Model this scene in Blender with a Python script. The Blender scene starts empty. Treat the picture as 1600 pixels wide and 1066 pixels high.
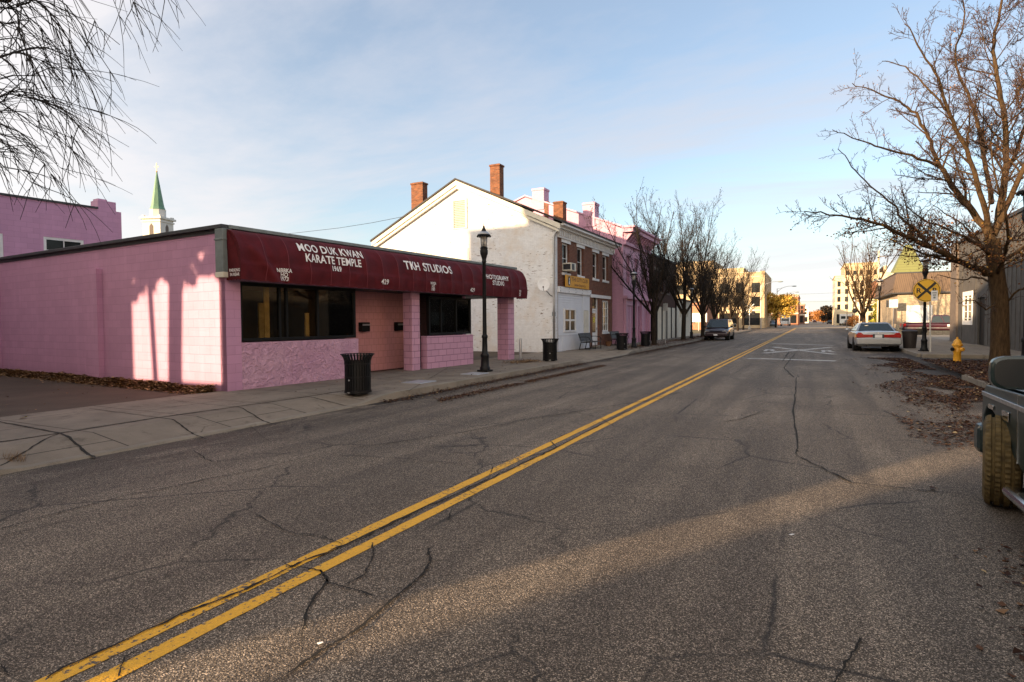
import bpy, math, random
from mathutils import Vector, Matrix, noise as mnoise
random.seed(7)
R_ = math.radians
scene = bpy.context.scene

# ------------------------------------------------------------------ camera
CAMH = 1.6; FPX = 921.0; PW, PH = 1600.0, 1066.0
YAW = math.atan(464/FPX); PITCH = -math.atan((533-503.2)/FPX); ROLL = -R_(.4)
CAMR = Matrix.Rotation(YAW, 3, 'Z') @ Matrix.Rotation(math.pi/2+PITCH, 3, 'X') @ Matrix.Rotation(ROLL, 3, 'Z')
cd = bpy.data.cameras.new('camera'); cam = bpy.data.objects.new('camera', cd)
scene.collection.objects.link(cam); scene.camera = cam
cam.matrix_world = Matrix.Translation((0, 0, CAMH)) @ CAMR.to_4x4()
cd.sensor_width = 36; cd.lens = FPX/1600*36; cd.clip_start = .05; cd.clip_end = 3000
scene.render.resolution_x = 1024; scene.render.resolution_y = 682

# ------------------------------------------------------------------ light and sky
SUN_EL, SUN_AZ = 11.0, 211.0            # elevation, compass bearing the sun stands at (clockwise from +Y)
world = bpy.data.worlds.new('World'); scene.world = world; world.use_nodes = True
wn, wl = world.node_tree.nodes, world.node_tree.links
for n in list(wn): wn.remove(n)
w_out = wn.new('ShaderNodeOutputWorld'); w_bg = wn.new('ShaderNodeBackground')
w_sky = wn.new('ShaderNodeTexSky'); w_sky.sky_type = 'NISHITA'; w_sky.sun_disc = False
w_sky.sun_elevation = R_(SUN_EL); w_sky.sun_rotation = R_(SUN_AZ)
w_sky.air_density = 1.0; w_sky.dust_density = 1.2; w_sky.ozone_density = 1.5
w_bg.inputs['Strength'].default_value = 0.11
tc = wn.new('ShaderNodeTexCoord'); sp = wn.new('ShaderNodeSeparateXYZ')
wl.new(tc.outputs['Generated'], sp.inputs[0])
def wm(op, a, b=None, c=None):
    m = wn.new('ShaderNodeMath'); m.operation = op
    for i, v in enumerate((a, b, c)):
        if v is None: continue
        if isinstance(v, (int, float)): m.inputs[i].default_value = v
        else: wl.new(v, m.inputs[i])
    return m.outputs[0]
# high thin cloud sheet: direction projected on a plane overhead, streaky noise
zc = wm('ADD', wm('MAXIMUM', sp.outputs[2], 0.0), 0.12)
cb = wn.new('ShaderNodeCombineXYZ')
wl.new(wm('DIVIDE', sp.outputs[0], zc), cb.inputs[0]); wl.new(wm('DIVIDE', sp.outputs[1], zc), cb.inputs[1])
mp = wn.new('ShaderNodeMapping'); mp.inputs['Rotation'].default_value = (0, 0, R_(28)); mp.inputs['Scale'].default_value = (.32, 1.0, 1)
wl.new(cb.outputs[0], mp.inputs[0])
nz = wn.new('ShaderNodeTexNoise'); nz.inputs['Scale'].default_value = .62; nz.inputs['Detail'].default_value = 9; nz.inputs['Roughness'].default_value = .62; nz.inputs['Distortion'].default_value = .5
wl.new(mp.outputs[0], nz.inputs['Vector'])
cr = wn.new('ShaderNodeValToRGB'); cr.color_ramp.elements[0].position = .43; cr.color_ramp.elements[0].color = (.26,)*3+(1,)
cr.color_ramp.elements[1].position = .59; cr.color_ramp.elements[1].color = (.92,)*3+(1,)
wl.new(nz.outputs[0], cr.inputs[0])
mixc = wn.new('ShaderNodeMixRGB'); wl.new(cr.outputs[0], mixc.inputs[0]); wl.new(w_sky.outputs[0], mixc.inputs[1])
dp = wn.new('ShaderNodeVectorMath'); dp.operation = 'DOT_PRODUCT'; wl.new(tc.outputs['Generated'], dp.inputs[0])
dp.inputs[1].default_value = (math.sin(R_(SUN_AZ)), math.cos(R_(SUN_AZ)), .16)
ph_ = wm('POWER', wm('MAXIMUM', wm('ADD', wm('MULTIPLY', dp.outputs['Value'], .5), .5), 0.0), 3.3)      # thin cloud scatters forward: brighter towards the sun
cc = wn.new('ShaderNodeMixRGB'); wl.new(ph_, cc.inputs[0]); cc.inputs[1].default_value = (2.3, 2.38, 2.72, 1); cc.inputs[2].default_value = (9.5, 8.2, 6.6, 1)
hz = wm('POWER', wm('SUBTRACT', 1.0, wm('MINIMUM', wm('MAXIMUM', sp.outputs[2], 0.0), 1.0)), 7.0)     # cloud sheet pales towards the horizon
c3 = wn.new('ShaderNodeMixRGB'); wl.new(hz, c3.inputs[0]); wl.new(cc.outputs[0], c3.inputs[1]); c3.inputs[2].default_value = (3.9, 3.8, 3.65, 1)
wl.new(c3.outputs[0], mixc.inputs[2]); wl.new(wm('MAXIMUM', cr.outputs[0], wm('MULTIPLY', hz, .85)), mixc.inputs[0])
wl.new(mixc.outputs[0], w_bg.inputs[0]); wl.new(w_bg.outputs[0], w_out.inputs[0])

sd = bpy.data.lights.new('sun', 'SUN'); sd.energy = 4.7; sd.angle = R_(.55); sd.color = (1.0, .71, .42)
sun = bpy.data.objects.new('sun', sd); scene.collection.objects.link(sun)
TRAVEL = Vector((-math.sin(R_(SUN_AZ))*math.cos(R_(SUN_EL)), -math.cos(R_(SUN_AZ))*math.cos(R_(SUN_EL)), -math.sin(R_(SUN_EL))))
sun.rotation_euler = TRAVEL.to_track_quat('-Z', 'Y').to_euler()
vs = scene.view_settings; vs.view_transform = 'Standard'; vs.look = 'None'; vs.gamma = 1; vs.use_curve_mapping = False
vs.exposure = 1.42

# ------------------------------------------------------------------ helpers
def ray(px, py): return CAMR @ Vector(((px-PW/2)/FPX, -(py-PH/2)/FPX, -1))
def at(px, py, z=0.0):
    d = ray(px, py); t = (z-CAMH)/d.z; return Vector((d.x*t, d.y*t, z))
C = scene.collection
def settag(o, label=None, cat=None, group=None, kind=None):
    if label: o['label'] = label
    if cat: o['category'] = cat
    if group: o['group'] = group
    if kind: o['kind'] = kind
    return o
def thing(name, label, cat, loc=(0, 0, 0), rz=0, group=None):
    o = bpy.data.objects.new(name, None); C.objects.link(o); o.empty_display_size = .3
    o.location = loc; o.rotation_euler = (0, 0, rz)
    return settag(o, label, cat, group)
def copy_tree(o, parent=None):
    c = o.copy(); C.objects.link(c); c.parent = parent
    for ch in o.children: copy_tree(ch, c)
    return c
class MB:
    def __init__(s): s.v = []; s.f = []
    def vert(s, p): s.v.append(tuple(p)); return len(s.v)-1
    def quad(s, a, b, c, d):
        n = len(s.v); s.v += [tuple(a), tuple(b), tuple(c), tuple(d)]; s.f.append((n, n+1, n+2, n+3)); return s
    def poly(s, pts):
        n = len(s.v); s.v += [tuple(p) for p in pts]; s.f.append(tuple(range(n, n+len(pts)))); return s
    def box(s, x0, x1, y0, y1, z0, z1):
        if x0 > x1: x0, x1 = x1, x0
        if y0 > y1: y0, y1 = y1, y0
        if z0 > z1: z0, z1 = z1, z0
        n = len(s.v)
        s.v += [(x0,y0,z0),(x1,y0,z0),(x1,y1,z0),(x0,y1,z0),(x0,y0,z1),(x1,y0,z1),(x1,y1,z1),(x0,y1,z1)]
        s.f += [(n,n+3,n+2,n+1),(n+4,n+5,n+6,n+7),(n,n+1,n+5,n+4),(n+1,n+2,n+6,n+5),(n+2,n+3,n+7,n+6),(n+3,n,n+4,n+7)]
        return s
    def prism(s, pts, d):
        """closed outline pts (3D, planar) pushed along vector d"""
        n = len(s.v); k = len(pts); d = Vector(d)
        s.v += [tuple(p) for p in pts]+[tuple(Vector(p)+d) for p in pts]
        s.f.append(tuple(range(n, n+k))[::-1]); s.f.append(tuple(range(n+k, n+2*k)))
        for i in range(k):
            j = (i+1) % k; s.f.append((n+i, n+j, n+k+j, n+k+i))
        return s
    def tube(s, pts, rad, sides=6, cap=True):
        pts = [Vector(p) for p in pts]; m = len(pts)
        if isinstance(rad, (int, float)): rad = [rad]*m
        t0 = (pts[1]-pts[0]).normalized(); up = Vector((0, 0, 1)) if abs(t0.z) < .9 else Vector((1, 0, 0))
        u = t0.cross(up).normalized(); base = len(s.v)
        for i in range(m):
            t = (pts[min(i+1, m-1)]-pts[max(i-1, 0)])
            if t.length < 1e-9: t = t0
            t.normalize(); u = (u-t*u.dot(t))
            if u.length < 1e-6: u = t.orthogonal()
            u.normalize(); w = t.cross(u); p = pts[i]; r = rad[i]
            for k in range(sides):
                a = 2*math.pi*k/sides; q = p+u*(math.cos(a)*r)+w*(math.sin(a)*r); s.v.append((q.x, q.y, q.z))
        for i in range(m-1):
            for k in range(sides):
                a = base+i*sides+k; b = base+i*sides+(k+1) % sides
                s.f.append((a, b, b+sides, a+sides))
        if cap:
            s.f.append(tuple(base+k for k in range(sides))[::-1]); s.f.append(tuple(base+(m-1)*sides+k for k in range(sides)))
        return s
    def lathe(s, prof, sides=24, c=(0, 0), cap=True):
        base = len(s.v); m = len(prof)
        for r, z in prof:
            for k in range(sides):
                a = 2*math.pi*k/sides; s.v.append((c[0]+math.cos(a)*r, c[1]+math.sin(a)*r, z))
        for i in range(m-1):
            for k in range(sides):
                a = base+i*sides+k; b = base+i*sides+(k+1) % sides; s.f.append((a, b, b+sides, a+sides))
        if cap:
            s.f.append(tuple(base+k for k in range(sides))[::-1]); s.f.append(tuple(base+(m-1)*sides+k for k in range(sides)))
        return s
    def ball(s, c, rx, ry, rz, seg=12, rings=8):
        base = len(s.v)
        for i in range(rings+1):
            th = math.pi*i/rings
            for k in range(seg):
                a = 2*math.pi*k/seg; s.v.append((c[0]+rx*math.sin(th)*math.cos(a), c[1]+ry*math.sin(th)*math.sin(a), c[2]-rz*math.cos(th)))
        for i in range(rings):
            for k in range(seg):
                a = base+i*seg+k; b = base+i*seg+(k+1) % seg; s.f.append((a, b, b+seg, a+seg))
        return s
    def wall(s, axis, p, th, a0, a1, z0, z1, holes=()):
        """wall with openings. axis 'x': outer face at x=p looking +x, a runs along y. 'y': outer face at y=p looking -y, a runs along x"""
        P = (lambda a, z, d: (p-d, a, z)) if axis == 'x' else ((lambda a, z, d: (a, p+d, z)) if axis == 'y' else (lambda a, z, d: (p+d, a, z)))
        A = sorted({a0, a1, *[h[0] for h in holes], *[h[1] for h in holes]}); Z = sorted({z0, z1, *[h[2] for h in holes], *[h[3] for h in holes]})
        for i in range(len(A)-1):
            for j in range(len(Z)-1):
                ca, cz = (A[i]+A[i+1])/2, (Z[j]+Z[j+1])/2
                if any(h[0] < ca < h[1] and h[2] < cz < h[3] for h in holes): continue
                for d in (0, th): s.quad(P(A[i], Z[j], d), P(A[i+1], Z[j], d), P(A[i+1], Z[j+1], d), P(A[i], Z[j+1], d))
        for (b0, b1, c0, c1) in list(holes)+[(a0, a1, z0, z1)]:
            for q in ((b0, c0, b1, c0), (b0, c1, b1, c1), (b0, c0, b0, c1), (b1, c0, b1, c1)):
                s.quad(P(q[0], q[1], 0), P(q[2], q[3], 0), P(q[2], q[3], th), P(q[0], q[1], th))
        return s
    def build(s, name, mat, parent=None, smooth=False, bevel=0, label=None, fixn=True):
        me = bpy.data.meshes.new(name); me.from_pydata(s.v, [], s.f); me.validate()
        if fixn and len(s.f) < 60000:
            import bmesh
            bm = bmesh.new(); bm.from_mesh(me); bmesh.ops.recalc_face_normals(bm, faces=bm.faces); bm.to_mesh(me); bm.free()
        if smooth:
            me.polygons.foreach_set('use_smooth', [True]*len(me.polygons))
        me.materials.append(mat)
        o = bpy.data.objects.new(name, me); C.objects.link(o)
        if parent is not None: o.parent = parent
        if bevel:
            b = o.modifiers.new('bevel', 'BEVEL'); b.width = bevel; b.segments = 2; b.limit_method = 'ANGLE'; b.angle_limit = R_(40)
        if smooth == 'auto':
            me.set_sharp_from_angle(angle=R_(40))
        if label: o['label'] = label
        return o

# ------------------------------------------------------------------ materials
def newmat(name):
    m = bpy.data.materials.new(name); m.use_nodes = True
    return m, m.node_tree.nodes, m.node_tree.links, m.node_tree.nodes['Principled BSDF']
class N:
    """small node wiring helper"""
    def __init__(s, name, coord='Object'):
        s.m, s.n, s.l, s.b = newmat(name); s.tc = s.n.new('ShaderNodeTexCoord').outputs[coord]
    def put(s, sock, v):
        if v is None: return
        if isinstance(v, bpy.types.NodeSocket): s.l.new(v, sock)
        elif isinstance(v, (tuple, list)) and len(v) == 3 and sock.type == 'RGBA': sock.default_value = (*v, 1)
        else: sock.default_value = v
    def math(s, op, a, b=0.0, clamp=False):
        m = s.n.new('ShaderNodeMath'); m.operation = op; m.use_clamp = clamp; s.put(m.inputs[0], a); s.put(m.inputs[1], b); return m.outputs[0]
    def noise(s, scale, detail=4, rough=.55, vec=None, dist=0):
        n = s.n.new('ShaderNodeTexNoise'); n.inputs['Scale'].default_value = scale; n.inputs['Detail'].default_value = detail
        n.inputs['Roughness'].default_value = rough; n.inputs['Distortion'].default_value = dist; s.put(n.inputs['Vector'], vec or s.tc); return n.outputs[0]
    def vor(s, scale, vec=None, feature='F1', out=1):
        n = s.n.new('ShaderNodeTexVoronoi'); n.feature = feature; n.inputs['Scale'].default_value = scale; s.put(n.inputs['Vector'], vec or s.tc); return n.outputs[out]
    def ramp(s, fac, stops, interp='LINEAR'):
        r = s.n.new('ShaderNodeValToRGB'); r.color_ramp.interpolation = interp; e = r.color_ramp.elements
        while len(e) < len(stops): e.new(.5)
        for i, (p, c) in enumerate(stops):
            e[i].position = p; e[i].color = (c, c, c, 1) if isinstance(c, (int, float)) else (*c, 1)
        s.put(r.inputs[0], fac); return r.outputs[0]
    def mix(s, f, a, b, mode='MIX'):
        m = s.n.new('ShaderNodeMixRGB'); m.blend_type = mode; s.put(m.inputs[0], f); s.put(m.inputs[1], a); s.put(m.inputs[2], b); return m.outputs[0]
    def map(s, scale=(1, 1, 1), rot=(0, 0, 0), loc=(0, 0, 0), vec=None):
        m = s.n.new('ShaderNodeMapping'); m.inputs['Scale'].default_value = scale; m.inputs['Rotation'].default_value = rot; m.inputs['Location'].default_value = loc
        s.put(m.inputs[0], vec or s.tc); return m.outputs[0]
    def xyz(s, vec=None):
        n = s.n.new('ShaderNodeSeparateXYZ'); s.put(n.inputs[0], vec or s.tc); return n.outputs
    def comb(s, x, y, z=0.0):
        n = s.n.new('ShaderNodeCombineXYZ'); s.put(n.inputs[0], x); s.put(n.inputs[1], y); s.put(n.inputs[2], z); return n.outputs[0]
    def wallvec(s):
        x, y, z = s.xyz(); return s.comb(s.math('ADD', x, y), z)
    def brick(s, vec, bw, bh, mortar, c1=(1, 1, 1), c2=(.8, .8, .8), cm=(0, 0, 0), smooth=.1, bias=0):
        n = s.n.new('ShaderNodeTexBrick'); n.inputs['Scale'].default_value = 1; n.inputs['Brick Width'].default_value = bw; n.inputs['Row Height'].default_value = bh
        n.inputs['Mortar Size'].default_value = mortar; n.inputs['Mortar Smooth'].default_value = smooth; n.inputs['Bias'].default_value = bias
        s.put(n.inputs['Color1'], c1); s.put(n.inputs['Color2'], c2); s.put(n.inputs['Mortar'], cm); s.put(n.inputs['Vector'], vec); return n.outputs
    def bump(s, height, strength=.3, dist=.01, normal=None):
        b = s.n.new('ShaderNodeBump'); b.inputs['Strength'].default_value = strength; b.inputs['Distance'].default_value = dist
        s.put(b.inputs['Height'], height)
        if normal: s.l.new(normal, b.inputs['Normal'])
        return b.outputs[0]
    def done(s, col=None, rough=None, normal=None, metal=None, spec=None, **kw):
        s.put(s.b.inputs['Base Color'], col); s.put(s.b.inputs['Roughness'], rough)
        if normal: s.l.new(normal, s.b.inputs['Normal'])
        s.put(s.b.inputs['Metallic'], metal); s.put(s.b.inputs['Specular IOR Level'], spec)
        for k, v in kw.items(): s.put(s.b.inputs[k.replace('_', ' ')], v)
        return s.m
def plain(name, col, rough=.7, var=.15, scale=3.0, bump=0, bscale=40, **kw):
    n = N(name); a = n.noise(scale, 5, .6); c = n.mix(n.ramp(a, [(.3, 0.0), (.7, 1.0)]), tuple(x*(1-var) for x in col), tuple(min(1, x*(1+var)) for x in col))
    nm = n.bump(n.noise(bscale, 3), bump, .01) if bump else None
    return n.done(c, rough, nm, **kw)

def mat_asphalt():
    n = N('asphalt'); x, y, z = n.xyz()
    big = n.noise(.35, 4, .6); strip = n.noise(1.0, 3, .5, n.map((2.2, .10, 1)))
    c = n.mix(n.ramp(big, [(.35, 0.0), (.65, 1.0)]), (.108, .086, .066), (.182, .147, .113))
    c = n.mix(n.ramp(strip, [(.35, .0), (.62, .8)]), c, (.078, .062, .049))
    sp_ = n.vor(190, out=1); spl = n.math('MULTIPLY', n.xyz(sp_)[0], 1.0)
    c = n.mix(1.0, c, n.ramp(spl, [(0, .22), (.45, .62), (.78, 1.25), (.93, 3.2), (1, 4.6)]), 'MULTIPLY')
    fine = n.noise(240, 2, .7); c = n.mix(.75, c, n.ramp(fine, [(.3, .35), (.7, 1.7)]), 'MULTIPLY')
    # damp dirt and leaf stains along both gutters
    d = n.noise(1.3, 6, .68, n.map((1.4, .45, 1)))
    gl = n.math('MULTIPLY', n.ramp(n.math('ADD', n.math('MULTIPLY', x, .33), 2.75), [(.12, 1.0), (.75, 0.0)]), 1.0)
    gr = n.ramp(n.math('MULTIPLY', n.math('SUBTRACT', x, 1.6), .5), [(.1, 0.0), (.85, 1.0)])
    g = n.math('ADD', gl, gr, True)
    st = n.ramp(n.math('ADD', d, n.math('MULTIPLY', g, .20)), [(.57, 0.0), (.67, 1.0)])
    c = n.mix(n.math('MULTIPLY', st, n.math('MULTIPLY', g, .85)), c, (.020, .013, .009))
    spot = n.ramp(n.noise(6.5, 4, .7), [(.66, 0.0), (.72, .8)]); c = n.mix(spot, c, (.03, .027, .024))
    pv = n.brick(n.map((.16, .11, 1), loc=(.3, .1, 0)), .9, .6, .0, (1, 1, 1), (0, 0, 0), (0, 0, 0))[0]; c = n.mix(n.math('MULTIPLY', n.xyz(pv)[0], .16), c, (.030, .025, .021))
    # fine cracking
    ck = n.vor(.55, n.mix(.35, n.tc, n.noise(1.6, 5, .7), 'ADD'), 'DISTANCE_TO_EDGE', 0)
    ckm = n.math('MULTIPLY', n.ramp(ck, [(.0, 1.0), (.013, 0.0)]), n.ramp(n.noise(.5, 2), [(.44, 0.0), (.54, .9)]))
    c = n.mix(ckm, c, (.012, .010, .009))
    h = n.math('ADD', n.vor(105, out=0), n.math('MULTIPLY', n.noise(60, 3), .6))
    return n.done(c, n.ramp(spl, [(0, .95), (1, .62)]), n.bump(h, .55, .006), spec=.35)
def mat_concrete(name, col, joints=True, dirt=.5):
    n = N(name); a = n.noise(1.2, 7, .65); f = n.noise(130, 3, .7)
    c = n.mix(n.ramp(a, [(.3, 0.0), (.72, 1.0)]), tuple(v*.62 for v in col), col)
    c = n.mix(.5, c, n.ramp(f, [(.3, .6), (.7, 1.35)]), 'MULTIPLY')
    st = n.ramp(n.noise(2.3, 6, .75), [(.56, 0.0), (.68, 1.0)]); c = n.mix(n.math('MULTIPLY', st, dirt), c, (.055, .043, .034))
    nm = n.bump(n.math('ADD', n.math('MULTIPLY', f, .4), a), .3, .01)
    if joints:
        x, y, z = n.xyz(); br = n.brick(n.comb(x, y), 1.83, 1.52, .012, smooth=.2)
        c = n.mix(n.math('MULTIPLY', br[1], .85), c, (.018, .014, .011))
        ck = n.vor(.7, n.mix(.4, n.tc, n.noise(2, 4, .7), 'ADD'), 'DISTANCE_TO_EDGE', 0)
        ckm = n.math('MULTIPLY', n.ramp(ck, [(.0, 1.0), (.006, 0.0)]), n.ramp(n.noise(.6, 2), [(.45, 0.0), (.6, .8)]))
        c = n.mix(ckm, c, (.02, .016, .013))
    return n.done(c, .88, nm, spec=.3)
def mat_block(name, c1, cm, bw=.40, bh=.2, mortar=.006, bumps=.5, stain=.25, streak=True):
    n = N(name); v = n.wallvec(); br = n.brick(v, bw, bh, mortar, c1, tuple(x*.90 for x in c1), cm, .35)
    a = n.noise(.9, 6, .65); c = n.mix(n.ramp(a, [(.3, stain), (.7, 0.0)]), br[0], tuple(x*.62 for x in c1))
    if streak:
        x, y, z = n.xyz(); s_ = n.noise(1, 5, .6, n.comb(n.math('MULTIPLY', n.math('ADD', x, y), 2.6), n.math('MULTIPLY', z, .25)))
        c = n.mix(n.ramp(s_, [(.5, 0.0), (.75, .32)]), c, tuple(x_*1.22 for x_ in c1)); c = n.mix(n.ramp(n.noise(14, 5, .75), [(.62, 0.0), (.68, .35)]), c, tuple(x_*.5 for x_ in c1)); c = n.mix(n.ramp(n.noise(1, 4, .6, n.comb(n.math('MULTIPLY', n.math('ADD', x, y), .5), n.math('MULTIPLY', z, 5.0))), [(.6, 0.0), (.7, .16)]), c, tuple(x_*.6 for x_ in c1))
        low = n.math('MULTIPLY', n.ramp(n.math('ADD', z, n.math('MULTIPLY', n.noise(3, 4), .5)), [(.2, 1.0), (.75, 0.0)]), .35)
        c = n.mix(low, c, tuple(x_*.55 for x_ in c1))
    h = n.math('SUBTRACT', n.math('MULTIPLY', n.noise(45, 4), .22), br[1])
    return n.done(c, .62, n.bump(h, bumps, .008), spec=.35)
def mat_brick(name, c1, c2, cm, bw=.215, bh=.075, mortar=.008, chips=None, chipc=(.3, .12, .06), grime=(.5, 1.4)):
    n = N(name); v = n.wallvec(); br = n.brick(v, bw, bh, mortar, c1, c2, cm, .2)
    c = n.mix(.75, br[0], n.ramp(n.noise(5, 6, .7), [(.25, grime[0]), (.75, grime[1])]), 'MULTIPLY')
    h = n.math('SUBTRACT', n.math('MULTIPLY', n.noise(30, 4), .5), br[1])
    if chips:
        m = n.noise(1, 5, .7, n.map((3.2, 13.0, 1), vec=v)); k = n.ramp(m, [(chips, 0.0), (chips+.02, 1.0)])
        k = n.math('MULTIPLY', k, n.ramp(n.noise(.5, 3, .6), [(.42, 0.0), (.56, 1.0)]))
        c = n.mix(k, c, chipc)
        g = n.ramp(n.noise(.7, 6, .7), [(.47, 0.0), (.68, .6)]); c = n.mix(g, c, (.62, .52, .41))
        h = n.math('SUBTRACT', h, n.math('MULTIPLY', k, 1.2))
    return n.done(c, .85, n.bump(h, .5, .008), spec=.25)
def mat_stucco():
    n = N('pink_stucco'); f = n.noise(7, 5, .6, dist=1.2); g = n.noise(28, 4, .6)
    c = n.mix(n.ramp(n.noise(1.2, 5), [(.3, 0.0), (.7, 1.0)]), (.58, .32, .46), (.68, .41, .54))
    return n.done(c, .7, n.bump(n.math('ADD', n.ramp(f, [(.35, 0.0), (.6, 1.0)]), n.math('MULTIPLY', g, .5)), 1.0, .035), spec=.3)
def mat_paint(name, col, chip=.35, under=(.06, .055, .05), rough=.7):
    n = N(name); m = n.noise(30, 6, .75); k = n.ramp(n.math('ADD', m, n.math('MULTIPLY', n.noise(1.4, 4), .35)), [(.82-chip*.25, 0.0), (.86-chip*.25, 1.0)])
    c = n.mix(n.ramp(n.noise(60, 3, .7), [(.3, 0.0), (.7, 1.0)]), tuple(x*.72 for x in col), col); c = n.mix(k, c, under)
    return n.done(c, rough, n.bump(n.vor(105, out=0), .4, .005))
def mat_leaf(name, stops, rough=.7):
    n = N(name); g = n.n.new('ShaderNodeNewGeometry'); return n.done(n.ramp(g.outputs['Random Per Island'], stops), rough, spec=.2)
def mat_glass(name, col=(.012, .013, .013), rough=.03, spec=.7):
    n = N(name); return n.done(col, rough, n.bump(n.noise(1.3, 2), .035, .02), spec=spec)
def mat_fabric():
    n = N('maroon_awning_cloth'); w = n.noise(2.4, 4, .6, dist=.6)
    c = n.mix(n.ramp(w, [(.3, 0.0), (.7, 1.0)]), (.062, .005, .008), (.105, .008, .012))
    return n.done(c, .7, n.bump(n.math('ADD', w, n.math('MULTIPLY', n.noise(420, 2), .02)), .5, .04), spec=.2)
def mat_carpaint(name, col, metal=.5, rough=.25, coat=.8):
    n = N(name); c = n.mix(n.ramp(n.noise(4, 6, .7), [(.4, 0.0), (.75, .35)]), col, tuple(min(1, x*.6+.04) for x in col))
    return n.done(c, rough, None, metal=metal, Coat_Weight=coat, Coat_Roughness=.06)
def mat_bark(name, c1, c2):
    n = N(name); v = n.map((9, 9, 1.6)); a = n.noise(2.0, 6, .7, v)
    return n.done(n.mix(n.ramp(a, [(.35, 0.0), (.65, 1.0)]), c1, c2), .9, n.bump(a, .7, .02), spec=.15)

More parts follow.
